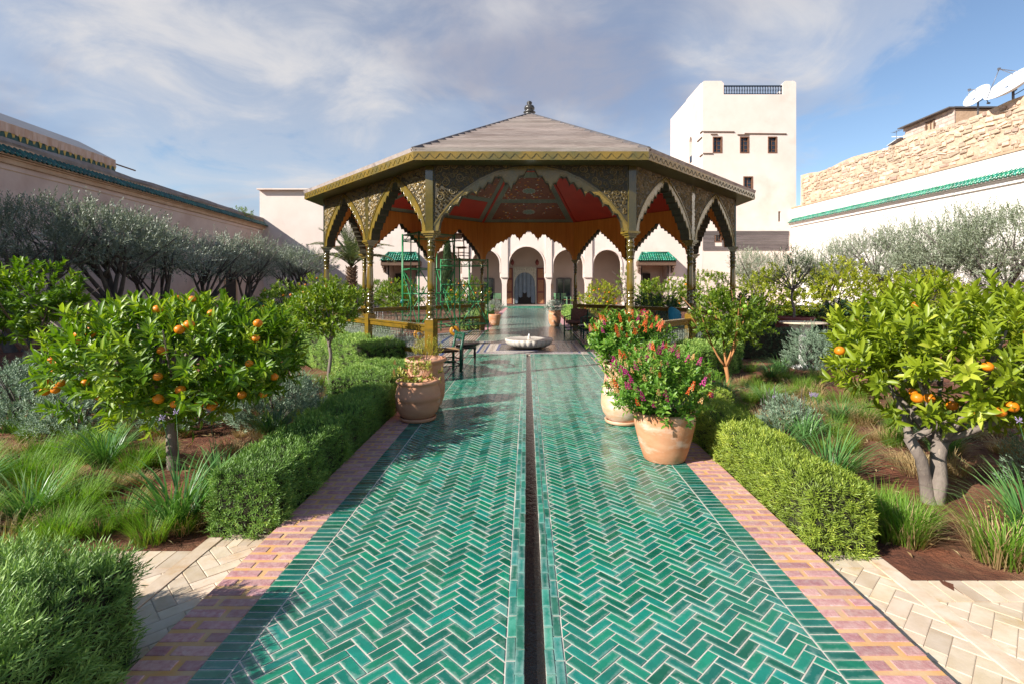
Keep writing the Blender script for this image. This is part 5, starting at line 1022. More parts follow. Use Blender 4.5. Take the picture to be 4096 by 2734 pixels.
# creeper showing over the left wall
vn = empty('wall_creeper', (-20.3, 37.0, 6.7), 0, 'bit of green creeper over the far end of the left wall', 'plant'); p, d = crown_points(60, (.35, 1.1, .35), holes=0); V, F, T = shoots(p, d+np.array([0, 0, .5]), 6, .14, .07, np.full(len(p), .25), full=False); link('leaves', np_mesh('leaves', V, F, M_citF, T), vn)['kind'] = 'stuff'
# ------------------------------------------------------------------ palm
pa = empty('palm_tree', (-11.7, 34.6, GZ0), 0, 'date palm with arching fronds against the back wall', 'tree'); b = MB(); pts = [(0, 0, 0), (.02, 0, 1.0), (0, 0, 2.0), (0, 0, 2.95)]; b.tube(pts, [.34, .30, .27, .30], 12); b.build('trunk', M_palmb, pa); b = MB()
for k in range(150): z = .2+2.75*k/150; a = k*2.4; b.beam((.25*math.cos(a), .25*math.sin(a), z), (.40*math.cos(a), .40*math.sin(a), z+.16), .10, .03)
b.build('leaf_stubs', M_palmb, pa)
fmesh = []
for q in range(4):
    parts = []; Lf = 3.3; el = (1.50, 1.32, 1.10, .80)[q]; cr = []; pos = np.zeros(3); ang = el
    for k in range(24): cr.append(pos.copy()); pos = pos+np.array([math.cos(ang), 0, math.sin(ang)])*Lf/24; ang -= (.022, .032, .045, .05)[q]*(1+k*.03)
    cr = np.array(cr); tg = unit(np.gradient(cr, axis=0))
    for s in (-1, 1):
        P_ = np.repeat(cr[4:], 3, 0)+rng.normal(size=(60, 3))*.02; Tn = np.repeat(tg[4:], 3, 0); t = np.linspace(0, 1, 60); D_ = Tn*.75+np.array([0, s*.8, .25])+rng.normal(size=(60, 3))*.08; parts.append(leaf_arrays(P_, D_, np.tile([0, 0, 1.0], (60, 1)), .46*(1-.55*np.abs(t-.35)), np.full(60, .030), False, .1, .15, rng.random(60)))
    V, F, T = cat(parts); fm = np_mesh('frond', V, F, M_palm, T); sb = MB(); sb.tube([tuple(c) for c in cr[::3]], [.035-.0038*i for i in range(8)], 5); fmesh.append((fm, sb.mesh('frond_stem', M_palm)))
for k in range(38):
    q = min(3, int(k/38*4.2)); fr_ = link('frond', fmesh[q][0], pa, (0, 0, 2.98), k*2.4); link('frond_stem', fmesh[q][1], fr_)
# ------------------------------------------------------------------ hedges
hedge((-2.00, 5.18, GZ0), .52, 3.25, .50, 0, 1350, M_rose, 'long clipped rosemary hedge along the left side of the tiled path', K=10, nl=.034, nw=.0062, slen=.055, lump=.03)
hedge((1.975, 4.70, GZ0), .46, 2.85, .50, 0, 1400, M_roseY, 'yellowish clipped rosemary hedge along the right side of the tiled path', K=10, nl=.034, nw=.0062, slen=.055, lump=.03)
hedge((2.10, 6.75, GZ0), .62, 1.35, .52, 0, 1100, M_roseY, 'yellowish hedge block behind the front right flower pot', K=9, nl=.032, nw=.006)
hedge((-2.35, 1.55, GZ0), 1.10, 1.85, .54, 0, 1000, M_rosef, 'bushy rosemary block in the bottom left corner', K=20, nl=.040, nw=.0062, slen=.12, lump=.05, rr=.16)
hedge((2.98, 1.35, GZ0), 1.30, 1.75, .50, 0, 1000, M_rosef, 'bushy rosemary block in the bottom right corner', K=20, nl=.038, nw=.0062, slen=.11, lump=.04, rr=.10)
ob = math.atan2(3.62, -3.2)
hedge((-3.75, 10.75, GZ0), 3.7, .85, .72, math.atan2(-3.62, 3.2), 750, M_rose, 'broad hedge below the left front railing of the pavilion', K=8, nl=.042, nw=.009, slen=.06, lump=.04)
hedge((-2.35, 8.0, GZ0), .85, 1.9, .52, 0, 950, M_rose, 'hedge block behind the two left terracotta pots', K=8, nl=.036, nw=.0075, slen=.055, lump=.035)
hedge((3.25, 9.95, GZ0), 2.6, .85, .66, math.atan2(3.62, 3.2), 750, M_rose, 'hedge below the right front railing of the pavilion', K=8, nl=.042, nw=.009, slen=.06, lump=.04)
hedge((2.30, 8.05, GZ0), .85, 1.2, .55, 0, 850, M_rose, 'hedge block behind the tall right flower pot', K=8, nl=.038, nw=.008, slen=.055, lump=.04)
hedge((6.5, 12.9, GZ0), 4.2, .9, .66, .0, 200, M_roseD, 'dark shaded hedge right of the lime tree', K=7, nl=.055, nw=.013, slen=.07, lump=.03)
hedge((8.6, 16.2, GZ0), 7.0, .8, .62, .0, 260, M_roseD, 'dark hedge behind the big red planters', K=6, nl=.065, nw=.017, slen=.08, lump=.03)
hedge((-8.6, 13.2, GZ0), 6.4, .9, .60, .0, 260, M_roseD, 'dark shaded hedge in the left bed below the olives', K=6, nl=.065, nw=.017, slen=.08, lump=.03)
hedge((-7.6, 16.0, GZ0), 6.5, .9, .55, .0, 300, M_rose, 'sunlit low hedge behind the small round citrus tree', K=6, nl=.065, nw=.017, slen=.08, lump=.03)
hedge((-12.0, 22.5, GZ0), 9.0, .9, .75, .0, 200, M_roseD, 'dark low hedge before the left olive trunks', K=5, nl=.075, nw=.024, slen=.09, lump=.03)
hedge((-2.3, 25.6, GZ0), .6, 11.0, .55, 0, 200, M_rose, 'far low hedge along the left of the path beyond the pavilion', K=5, nl=.075, nw=.024, slen=.09)
hedge((2.35, 25.6, GZ0), .6, 11.0, .55, 0, 200, M_rose, 'far low hedge along the right of the path beyond the pavilion', K=5, nl=.075, nw=.024, slen=.09)
hedge((12.5, 20.6, GZ0), 9.0, .9, .9, 0, 200, M_rose, 'far hedge below the golden citrus trees on the right', K=5, nl=.075, nw=.024, slen=.09)
# ------------------------------------------------------------------ bed plants
STR = []; FIN = []
for q in range(4): STR.append(np_mesh('blades', *blades(150, .38, .62, .0115, .55, .55, 5, .08)[:2], M_strap, None) if False else None)
def clump_mesh(name, arr, mat): V, F, T = arr; return np_mesh(name, V, F, mat, T)
STR = [clump_mesh('blades', blades(150, .34, .60, .0125, .60, .60, 5, .09), M_strap) for _ in range(4)]
STRD = [clump_mesh('blades', blades(170, .34, .60, .0105, .75, .70, 5, .10), M_strap) for _ in range(3)]
FIN = [clump_mesh('blades', blades(230, .22, .44, .0058, .50, .45, 3, .13), M_grass) for _ in range(4)]
DRY = [clump_mesh('blades', blades(170, .14, .30, .0055, .75, .6, 2, .14), M_dry) for _ in range(3)]
sm = MB(); sm.tube([(0, 0, 0), (.05, 0, .35), (.13, 0, .62)], [.003, .0028, .002], 5); stalk_me = sm.mesh('flower_stalk', M_strap)
fm_ = MB()
for k in range(12): a = k*2.4; fm_.tube([(.13, 0, .62), (.13+.020*math.cos(a), .020*math.sin(a), .628+.015*math.sin(k))], [.0012, .0022], 4)
flh = fm_.mesh('flower_head', pm('mauve_petal', (.36, .28, .46), rough=.7))
def strap(x, y, s, lab, v=None, stalks=0):
    o = empty('strap_leaf_plant', (x, y, GZ0), random.random()*6.28, lab, 'plant', 'strap-leaved clumps in the beds'); o.scale = (s, s, s); link('blades', (v or random.choice(STR)), o)['kind'] = 'stuff'
    for k in range(stalks): st_ = link('flower_stalk', stalk_me, o, (random.uniform(-.05, .05), random.uniform(-.05, .05), 0), random.random()*6.28); st_.scale = (.9, .9, 1.15); link('flower_head', flh, st_)
for x, y, s, st_, lab in ((-2.58, 3.80, 1.12, 2, 'big arching strap-leaf clump beside the front end of the left hedge'), (-2.62, 4.35, .95, 1, 'strap-leaf clump between the left hedge and the orange trunk'), (-4.10, 5.00, .95, 1, 'strap-leaf clump left of the left orange trunk'), (-3.72, 3.85, .85, 0, 'low strap-leaf clump near the left cross path'), (-4.55, 4.2, .8, 0, 'strap-leaf clump at the left edge of the near bed'),
    (-2.95, 5.95, .85, 2, 'strap-leaf clump under the right side of the left orange tree'), (-2.75, 6.85, .75, 0, 'strap-leaf clump between lavender and the left hedge'), (-3.8, 8.6, .95, 1, 'tall strap-leaf clump left of the small round citrus trunk'), (-2.95, 7.9, .7, 0, 'strap-leaf clump right of the small round citrus trunk'), (-5.3, 9.4, .9, 0, 'shaded strap-leaf clump deep in the left bed'), (-6.8, 9.6, .9, 0, 'shaded strap-leaf clump near the left edge tree'), (-6.2, 6.2, .8, 1, 'strap-leaf clump left of the grey-green bushes'),
    (2.62, 4.55, 1.10, 2, 'big arching strap-leaf clump beside the right hedge'), (2.50, 5.25, .85, 1, 'strap-leaf clump behind the arching one by the right hedge'), (3.35, 3.45, 1.15, 2, 'strap-leaf clump in front of the right orange trunk'), (3.85, 3.25, 1.0, 0, 'strap-leaf clump by the right cross path at the edge'), (3.0, 5.7, .85, 0, 'strap-leaf clump left of the right orange tree'), (4.2, 5.3, .95, 1, 'dark strap-leaf clump behind the right orange trunk'), (4.75, 4.7, .95, 0, 'strap-leaf clump at the right edge behind the trunk'),
    (3.5, 7.7, .75, 0, 'strap-leaf clump right of the lime tree trunk'), (3.0, 8.1, .8, 0, 'strap-leaf clump at the foot of the lime tree'), (2.75, 7.4, .85, 0, 'strap-leaf clump left of the lime tree trunk'), (4.5, 9.7, .85, 0, 'strap-leaf clump below the dark right hedge'), (5.0, 10.3, .85, 0, 'strap-leaf clump beside the round grey bush'), (4.0, 6.7, .7, 0, 'small strap-leaf clump in the middle of the right bed')): strap(x, y, s, lab, None if y < 6 else random.choice(STRD), st_)
# fine grass and dry tufts as one cover per bed, plus a few big tufts of their own
def cover(name, label, spots, meshes, cat_='grass'):
    b = []; 
    for x, y, s in spots:
        me = random.choice(meshes); n = len(me.vertices); co = np.empty(n*3, np.float32); me.vertices.foreach_get('co', co); co = co.reshape(-1, 3); a = random.random()*6.28; c, s_ = math.cos(a), math.sin(a); co = co @ np.array([[c, s_, 0], [-s_, c, 0], [0, 0, 1]])*s+np.array([x, y, GZ0]); fv = np.empty(len(me.loops), np.int32); me.loops.foreach_get('vertex_index', fv); tv = np.empty(n, np.float32); me.attributes['tv'].data.foreach_get('value', tv); b.append((co, fv.reshape(-1, 3), tv))
    V, F, T = cat(b); o = link(name, np_mesh(name, V, F, meshes[0].materials[0], T)); tag(o, label, cat_, None, 'stuff')
def spots(n, x0, x1, y0, y1, s0, s1, avoid=()): 
    out = []
    while len(out) < n:
        x, y = random.uniform(x0, x1), random.uniform(y0, y1)
        if all((x-a)**2+(y-b_)**2 > r*r for a, b_, r in avoid): out.append((x, y, random.uniform(s0, s1)))
    return out
cover('grass_cover', 'fine green grass tufts covering the left bed', spots(58, -5.8, -2.45, 3.50, 5.3, .45, .95, ((-3.1, 4.55, .5), (-3.3, 5.0, .3)))+spots(46, -7.5, -2.5, 5.3, 9.5, .45, .85, ((-3.3, 8.6, .3), (-3.0, 5.4, .45))), FIN)
cover('dry_grass_cover', 'dry straw tufts in the left bed', spots(64, -5.5, -2.4, 3.5, 8.5, .5, 1.0), DRY)
cover('grass_cover', 'fine green grass tufts covering the right bed', spots(12, 2.35, 2.75, 3.35, 4.1, .5, .8)+spots(70, 2.5, 5.6, 5.2, 10.5, .4, .85, ((3.3, 8.5, .3),)), FIN)
cover('dry_grass_cover', 'dry straw tufts in the right bed', spots(60, 2.4, 5.5, 4.6, 10.0, .5, 1.0)+[(3.55, 4.75, 1.0), (3.75, 4.85, .9)], DRY)
for x, y, s, lab in ((2.98, 3.30, 1.05, 'large two-tone grass tuft by the right cross path'), (2.55, 3.55, .85, 'smaller grass tuft in the shade of the right hedge end'), (-4.9, 4.55, 1.0, 'bushy grass tuft at the left edge of the left bed'), (-3.9, 4.2, .9, 'grass tuft left of the left orange trunk in front')):
    o = empty('grass_tuft', (x, y, GZ0), random.random()*6, lab, 'grass', 'big grass tufts'); o.scale = (s, s, s); link('blades', random.choice(FIN), o)['kind'] = 'stuff'; d_ = link('dry_blades', random.choice(DRY), o); d_.scale = (1.1, 1.1, 1.3); d_['kind'] = 'stuff'
# fallen leaves and twigs on the soil
n = 900; xs = np.concatenate([rng.uniform(-5.5, -2.3, n), rng.uniform(2.3, 5.2, n)]); ys = np.concatenate([rng.uniform(3.5, 9, n), rng.uniform(3.3, 9.5, n)]); Pn = np.stack([xs, ys, np.full(2*n, -.072)+rng.random(2*n)*.02], 1); Dn = rdir(2*n); Dn[:, 2] *= .2; Un = np.tile([0, 0, 1.0], (2*n, 1))+rng.normal(size=(2*n, 3))*.3
V, F, T = leaf_arrays(Pn, Dn, Un, rng.uniform(.03, .09, 2*n), rng.uniform(.006, .02, 2*n), False); tag(link('leaf_litter', np_mesh('leaf_litter', V, F, M_dry, T)), 'dry leaf litter scattered on the red soil', 'litter', None, 'stuff')
def bush(name, loc, rad, n, mat, label, K=14, nl=.042, nw=.010, slen=.10, spikes=0, holes=3):
    o = empty(name, loc, 0, label, 'bush', 'grey-green bushes in the beds'); p, d = crown_points(n, rad, holes=holes, inner=.35, hole_r=.3, flat=1.0, lobes=12, lob=.14); p[:, 2] = np.abs(p[:, 2])*1.0; D = d*.6+np.array([0, 0, .75])+rng.normal(size=d.shape)*.25; V, F, T = sprigs(p+np.array([0, 0, .08]), D, slen*(.6+.7*rng.random(len(p))), K, nl, nw, .7); link('foliage', np_mesh('foliage', V, F, mat, T), o)['kind'] = 'stuff'
    b = MB()
    for k in range(14): a = random.random()*6.28; e = random.uniform(.3, .85); b.tube([(0, 0, 0), (rad[0]*e*.5*math.cos(a), rad[1]*e*.5*math.sin(a), rad[2]*.5), (rad[0]*e*math.cos(a), rad[1]*e*math.sin(a), rad[2]*.9)], [.012, .009, .004], 5)
    for k in range(spikes): a = random.random()*6.28; e = math.sqrt(random.random()); x, y = rad[0]*e*math.cos(a), rad[1]*e*math.sin(a); z = rad[2]*math.sqrt(max(0, 1-e*e)); b.tube([(x, y, z), (x*1.08, y*1.08, z+.22), (x*1.12, y*1.12, z+.30)], [.002, .004, .003], 4)
    b.build('stems', M_barkd, o); return o
for x, y, r, h, n, m, sp, lab in ((-6.15, 6.35, .55, .80, 900, M_lav, 0, 'taller grey-green bush under the left orange tree'), (-5.25, 6.10, .55, .60, 800, M_lav, 0, 'lower grey-green bush left of the orange trunk'), (-4.20, 6.30, .46, .50, 620, M_lav, 4, 'grey-green bush just behind the left orange trunk'), (-3.15, 6.50, .66, .58, 1100, M_lav, 14, 'dark lavender bush between the left orange tree and the hedge'), (-3.9, 7.3, .5, .5, 600, M_lav, 6, 'lavender bush behind the first one in the left bed'),
    (4.40, 4.05, .52, .78, 950, M_lav, 10, 'pale lavender bush at the right edge'), (5.62, 10.3, .52, .84, 900, M_lav, 6, 'round grey-green bush below the white table'), (3.05, 6.15, .30, .3, 300, M_lav, 16, 'small lavender behind the right hedge'), (6.6, 9.2, .5, .5, 500, M_lav, 0, 'grey bush behind the right orange crown')): bush('grey_bush', (x, y, GZ0), (r, r*.95, h), n, m, lab, spikes=sp)
# ------------------------------------------------------------------ pots
def pot_mesh(prof, m, name='pot', n=36):
    b = MB(); inner = [(max(.02, r-.022), z) for r, z in prof[::-1] if z > prof[-1][1]*.6]; b.lathe(prof+inner+[(.01, inner[-1][1])], n); return b.mesh(name, m)
def pot(loc, prof, m, label, saucer=None, cat_='pot', group=None):
    o = empty('potted_plant', loc, 0, label, cat_, group); H = prof[-1][1]; p = link('pot', pot_mesh(prof, m), o); b = MB(); rs = np.interp(H*.9, [q[1] for q in prof], [q[0] for q in prof])-.02; b.lathe([(rs, H*.86), (rs*.97, H*.885), (rs*.5, H*.90), (.01, H*.905)], 24); b.build('pot_soil', M_potsoil, o)
    if saucer: b = MB(); b.lathe([(saucer*.82, 0), (saucer*.95, .012), (saucer, .045), (saucer*.97, .052), (saucer*.90, .02), (.02, .018)], 36); b.build('saucer', m, o); p.location.z = .022
    return o, H
def shrub(o, c, rad, n, nl, ll, lw, mat, tv=None, slen=.12, up=.35, holes=3):
    p, d = crown_points(n, rad, holes=holes, inner=.5, hole_r=.3, flat=.9, lobes=10, lob=.16); V, F, T = shoots(p+np.array(c), d*.75+np.array([0, 0, .55])+rng.normal(size=d.shape)*.25, nl, ll, lw, slen*(.7+.6*rng.random(len(p))), full=True, up=up, droop=.35); link('foliage', np_mesh('foliage', V, F, mat, T), o)['kind'] = 'stuff'; return p+np.array(c), d
def spike_mesh(m, h=.075, n=16, r=.014):
    b = MB()
    for k in range(n): t = k/n; a = k*2.4; rr = r*(1.15-t*.8); c = Vector((rr*math.cos(a), rr*math.sin(a), t*h)); s = .0075*(1.2-t*.6); b.add([c+Vector((s, 0, -s*.4)), c+Vector((-s*.5, s*.87, 0)), c+Vector((-s*.5, -s*.87, 0)), c+Vector((0, 0, s*1.5)), c-Vector((0, 0, s))], [(0, 1, 3), (1, 2, 3), (2, 0, 3), (1, 0, 4), (2, 1, 4), (0, 2, 4)])
    return b.mesh('flower_spike', m)
SPK = [spike_mesh(M_flr), spike_mesh(M_flm), spike_mesh(M_flo, .06, 14, .012), spike_mesh(M_flm, .05, 18, .022)]
def stems(o, c, rad, n, z0, m=M_barkd, r=.006):
    b = MB()
    for k in range(n): a = random.random()*6.28; e = math.sqrt(random.random())*.8; b.tube([(random.uniform(-.05, .05), random.uniform(-.05, .05), z0), (c[0]+rad[0]*e*.5*math.cos(a), c[1]+rad[1]*e*.5*math.sin(a), (z0+c[2])/2), (c[0]+rad[0]*e*math.cos(a), c[1]+rad[1]*e*math.sin(a), c[2]+.3*rad[2])], [r, r*.8, r*.4], 5)
    b.build('stems', m, o)
# left pair
o, H = pot((-1.38, 6.42, 0), [(.15, 0), (.20, .03), (.245, .10), (.272, .20), (.268, .24), (.276, .245), (.276, .30), (.268, .305), (.262, .36), (.245, .405), (.235, .43), (.262, .44), (.268, .462), (.250, .478)], M_terra2, 'squat banded terracotta pot with wilting plant on a saucer left of the path', .225, group='terracotta pots along the path')
shrub(o, (-.02, -.02, .55), (.25, .20, .09), 34, 7, .060, .028, M_wilt, holes=5); stems(o, (0, 0, .6), (.25, .25, .15), 16, .42, M_barko, .004)
for k in range(14): a = random.random()*6.28; q = link('flower_spike', SPK[2], o, (.24*math.cos(a)-.06, .16*math.sin(a), random.uniform(.55, .68)))
o, H = pot((-1.42, 7.12, 0), [(.17, 0), (.215, .04), (.25, .14), (.262, .26), (.252, .38), (.238, .50), (.236, .58), (.245, .61), (.278, .625), (.288, .648), (.272, .668)], M_terra2, 'tall terracotta jar with small yellow shrub behind the squat pot', group='terracotta pots along the path')
p_, d_ = crown_points(120, (.22, .2, .15), holes=3, inner=.6); V, F, T = sprigs(p_+np.array([0, 0, .74]), d_*.4+np.array([0, 0, 1.0])+rng.normal(size=d_.shape)*.2, .09*(.6+.7*rng.random(len(p_))), 18, .022, .007, .8); link('foliage', np_mesh('foliage', V, F, M_yelshrub, T), o)['kind'] = 'stuff'; stems(o, (0, 0, .72), (.2, .18, .12), 14, .6, M_barkd, .004)
# right pair with flowers
def flowers(o, c, rad, n, mix, zmin=-1):
    d = rdir(n*3); d = d[(d[:, 2] > zmin)][:n]; p = d*np.array(rad)*(1.02+.06*rng.random(len(d)))[:, None]+np.array(c)
    for q, dd in zip(p, d): s = link('flower_spike', SPK[random.choice(mix)], o, tuple(q)); e = Vector((dd[0]*.5, dd[1]*.5, 1)).to_track_quat('Z', 'Y').to_euler(); s.rotation_euler = e; k = random.uniform(.7, 1.25); s.scale = (k, k, k)
o, H = pot((1.28, 4.98, 0), [(.185, 0), (.195, .01), (.225, .10), (.258, .22), (.282, .33), (.290, .40), (.284, .425), (.294, .435), (.292, .455), (.272, .46)], M_terra, 'wide tapering terracotta pot with a flowering shrub right of the path, nearest', group='terracotta pots along the path')
shrub(o, (-.06, 0, .68), (.45, .42, .31), 520, 9, .062, .026, M_shrub, slen=.13); stems(o, (0, 0, .6), (.4, .36, .3), 22, .42); flowers(o, (-.06, 0, .70), (.47, .44, .33), 125, (0, 1, 1, 2, 2, 3, 1), -.35)
o, H = pot((1.13, 6.30, 0), [(.15, 0), (.19, .03), (.245, .11), (.268, .20), (.262, .30), (.238, .42), (.222, .54), (.224, .62), (.252, .65), (.262, .675), (.248, .695)], M_terra3, 'tall pale terracotta jar on a saucer with red flowering shrub right of the path', .225, group='terracotta pots along the path')
shrub(o, (.06, 0, .98), (.44, .40, .26), 480, 9, .070, .030, M_shrub, slen=.13); stems(o, (0, 0, .9), (.36, .3, .25), 20, .65); flowers(o, (.06, 0, 1.02), (.45, .42, .27), 95, (0, 0, 1, 0, 2), .15)
p_, d_ = crown_points(50, (.25, .22, .07), holes=0, inner=.5); V, F, T = shoots(p_+np.array([-.02, -.03, .70]), d_, 7, .025, .014, np.full(len(p_), .06), full=False); link('trailing_leaves', np_mesh('trailing_leaves', V, F, M_wilt, T), o)['kind'] = 'stuff'
# far pots on the path
farp = [(.17, 0), (.19, .02), (.235, .14), (.255, .30), (.25, .45), (.235, .55), (.245, .60), (.262, .62), (.25, .64)]
o, H = pot((1.10, 21.3, 0), farp, M_terra, 'terracotta pot with grey dome plant on the right of the far path', group='terracotta pots along the path'); p_, d_ = crown_points(300, (.38, .36, .20), holes=0, inner=.3, flat=.7, lob=.05); V, F, T = shoots(p_+np.array([0, 0, .78]), d_+np.array([0, 0, .4]), 7, .05, .022, np.full(len(p_), .09), full=False); link('foliage', np_mesh('foliage', V, F, M_grey, T), o)['kind'] = 'stuff'
o, H = pot((-1.37, 21.4, 0), [(.17, 0), (.20, .05), (.235, .25), (.255, .40), (.265, .45), (.25, .47)], M_terra, 'terracotta pot with silvery lavender on the left of the far path', group='terracotta pots along the path'); p_, d_ = crown_points(260, (.36, .34, .30), holes=2, inner=.5, lob=.2); V, F, T = shoots(p_+np.array([0, 0, .72]), d_*.6+np.array([0, 0, .8]), 8, .05, .016, np.full(len(p_), .12), full=False); link('foliage', np_mesh('foliage', V, F, M_grey, T), o)['kind'] = 'stuff'
o, H = pot((-7.15, 18.6, GZ0), [(.28, 0), (.33, .2), (.36, .42), (.38, .55), (.36, .56)], M_terra, 'broad terracotta pot with silvery plant in the left bed', group='terracotta pots along the path'); p_, d_ = crown_points(150, (.25, .25, .35), holes=0, inner=.5); V, F, T = shoots(p_+np.array([0, 0, .8]), d_*.5+np.array([0, 0, .9]), 8, .07, .022, np.full(len(p_), .15), full=False); link('foliage', np_mesh('foliage', V, F, M_grey, T), o)['kind'] = 'stuff'
o, H = pot((-6.15, 17.6, GZ0), [(.26, 0), (.31, .2), (.34, .45), (.36, .60), (.34, .61)], M_terra2, 'plain rounded terracotta pot beside the low hedge left of the pavilion', group='terracotta pots along the path'); p_, d_ = crown_points(90, (.25, .25, .2), holes=0); V, F, T = shoots(p_+np.array([0, 0, .7]), d_+np.array([0, 0, .6]), 7, .08, .03, np.full(len(p_), .12), full=False); link('foliage', np_mesh('foliage', V, F, M_citF, T), o)['kind'] = 'stuff'
# red planters at the right, the first with a small olive
bigp = [(.34, 0), (.37, .05), (.43, .35), (.47, .68), (.48, .80), (.52, .82), (.53, .89), (.49, .90)]
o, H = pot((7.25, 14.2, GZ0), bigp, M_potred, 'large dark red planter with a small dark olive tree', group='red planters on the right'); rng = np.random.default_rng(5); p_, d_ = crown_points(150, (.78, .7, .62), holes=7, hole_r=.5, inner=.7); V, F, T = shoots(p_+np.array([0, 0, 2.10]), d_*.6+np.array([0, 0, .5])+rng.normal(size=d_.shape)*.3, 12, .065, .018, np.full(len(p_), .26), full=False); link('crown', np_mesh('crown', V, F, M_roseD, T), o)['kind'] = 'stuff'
b = MB(); limbs(b, (0, 0, .8), [(.6*math.cos(a), .5*math.sin(a), random.uniform(1.8, 2.5)) for a in np.linspace(0, 6.28, 11)[:-1]], .034, .85, (-.03, 0), forks=3, kink=.04); b.build('trunk', M_bark, o)
for x, y, lab in ((8.45, 14.0, 'second dark red planter with a low bush, right of the olive planter'), (9.5, 13.2, 'third red planter half hidden by the right orange tree')):
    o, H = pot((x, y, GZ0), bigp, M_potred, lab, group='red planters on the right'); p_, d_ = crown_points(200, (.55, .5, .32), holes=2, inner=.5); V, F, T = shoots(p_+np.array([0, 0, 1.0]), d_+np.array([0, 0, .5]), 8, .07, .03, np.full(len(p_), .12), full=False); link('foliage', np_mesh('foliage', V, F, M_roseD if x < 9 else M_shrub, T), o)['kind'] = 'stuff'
# ------------------------------------------------------------------ scaffold towers
def scaffold(loc, c4, H, decks, label, chair=False, ladder=False):
    """c4: four corners (near, right, back, left) relative to loc"""
    o = empty('scaffold_tower', (*loc, 0), 0, label, 'scaffold', 'green scaffold towers in the pavilion'); c = [Vector((*p, 0)) for p in c4]; r = .024
    for p in c: b = MB(); b.tube([p+Z*.06, p+Z*(H+.02)], r, 8); b.build('standard', M_scaf, o)
    for i in range(4):
        p, q = c[i], c[(i+1) % 4]; b = MB()
        for z in [.32, H*.42, H*.66, H-.22, H-.02]: b.tube([p+Z*z, q+Z*z], .017, 6)
        b.build('ledger', M_scaf, o); b = MB(); b.tube([p+Z*.32, q+Z*(H*.66)], .016, 6); b.tube([q+Z*.32, p+Z*(H*.66)], .016, 6)
        n = 5; [b.tube([p.lerp(q, k/n)+Z*(H-.22 if k % 2 else H-.02), p.lerp(q, (k+1)/n)+Z*(H-.02 if k % 2 else H-.22)], .008, 4) for k in range(n)]; b.build('brace', M_scaf, o)
    for z in decks: b = MB(); b.plate([[(p.x*1.0, p.y*1.0) for p in c]], (0, 0, z), X, Y, Z, .035); b.build('deck', M_deck, o)
    if ladder:
        p, q = c[0].lerp(c[3], .34), c[0].lerp(c[3], .82); off = Vector((-.05, -.08, 0)); b = MB(); [b.tube([k+off+Z*.45, k+off+Z*(H-.05)], .018, 6) for k in (p, q)]; [b.tube([p+off+Z*(.7+.48*k), q+off+Z*(.7+.48*k)], .013, 6) for k in range(6)]; b.build('ladder', M_scaf, o)
        b = MB(); b.lathe([(.02, 0), (.07, .04), (.06, .12), (.02, .16)], 8, c[3]+Z*1.05); b.build('tied_rag', M_tealb, o)
    return o
A = [(-3.35, 15.95), (-2.40, 16.95), (-3.15, 17.95), (-4.10, 16.95)]
oa = scaffold((-3.25, 16.9), [(x+3.25, y-16.9) for x, y in A], 3.30, (3.30,), 'taller green scaffold tower with ladder inside the pavilion', ladder=True)
B = [(-2.28, 17.45), (-1.36, 18.2), (-2.17, 19.25), (-3.10, 18.6)]; B = [(-2.28, 17.35), (-1.40, 18.15), (-2.15, 19.0), (-3.05, 18.2)]
ob_ = scaffold((-2.2, 18.2), [(x+2.2, y-18.2) for x, y in B], 2.55, (2.55,), 'lower green scaffold tower with a chair on top inside the pavilion')
wh = MB(); wh.lathe([(.06, -.035), (.13, -.04), (.165, -.02), (.165, .02), (.13, .04), (.06, .035)], 20); wh.v = [(x, z, y) for x, y, z in wh.v]; whm = wh.mesh('caster_wheel', M_yel); hb = MB(); hb.lathe([(.02, -.045), (.06, -.045), (.06, .045), (.02, .045)], 12); hb.v = [(x, z, y) for x, y, z in hb.v]; hbm = hb.mesh('hub', M_steel)
for o, pts, base in ((oa, A, (-3.25, 16.9)), (ob_, B, (-2.2, 18.2))):
    for p in pts[:2] if o is oa else []: w_ = link('caster_wheel', whm, o, (p[0]-base[0], p[1]-base[1], .168), .3); link('hub', hbm, w_)
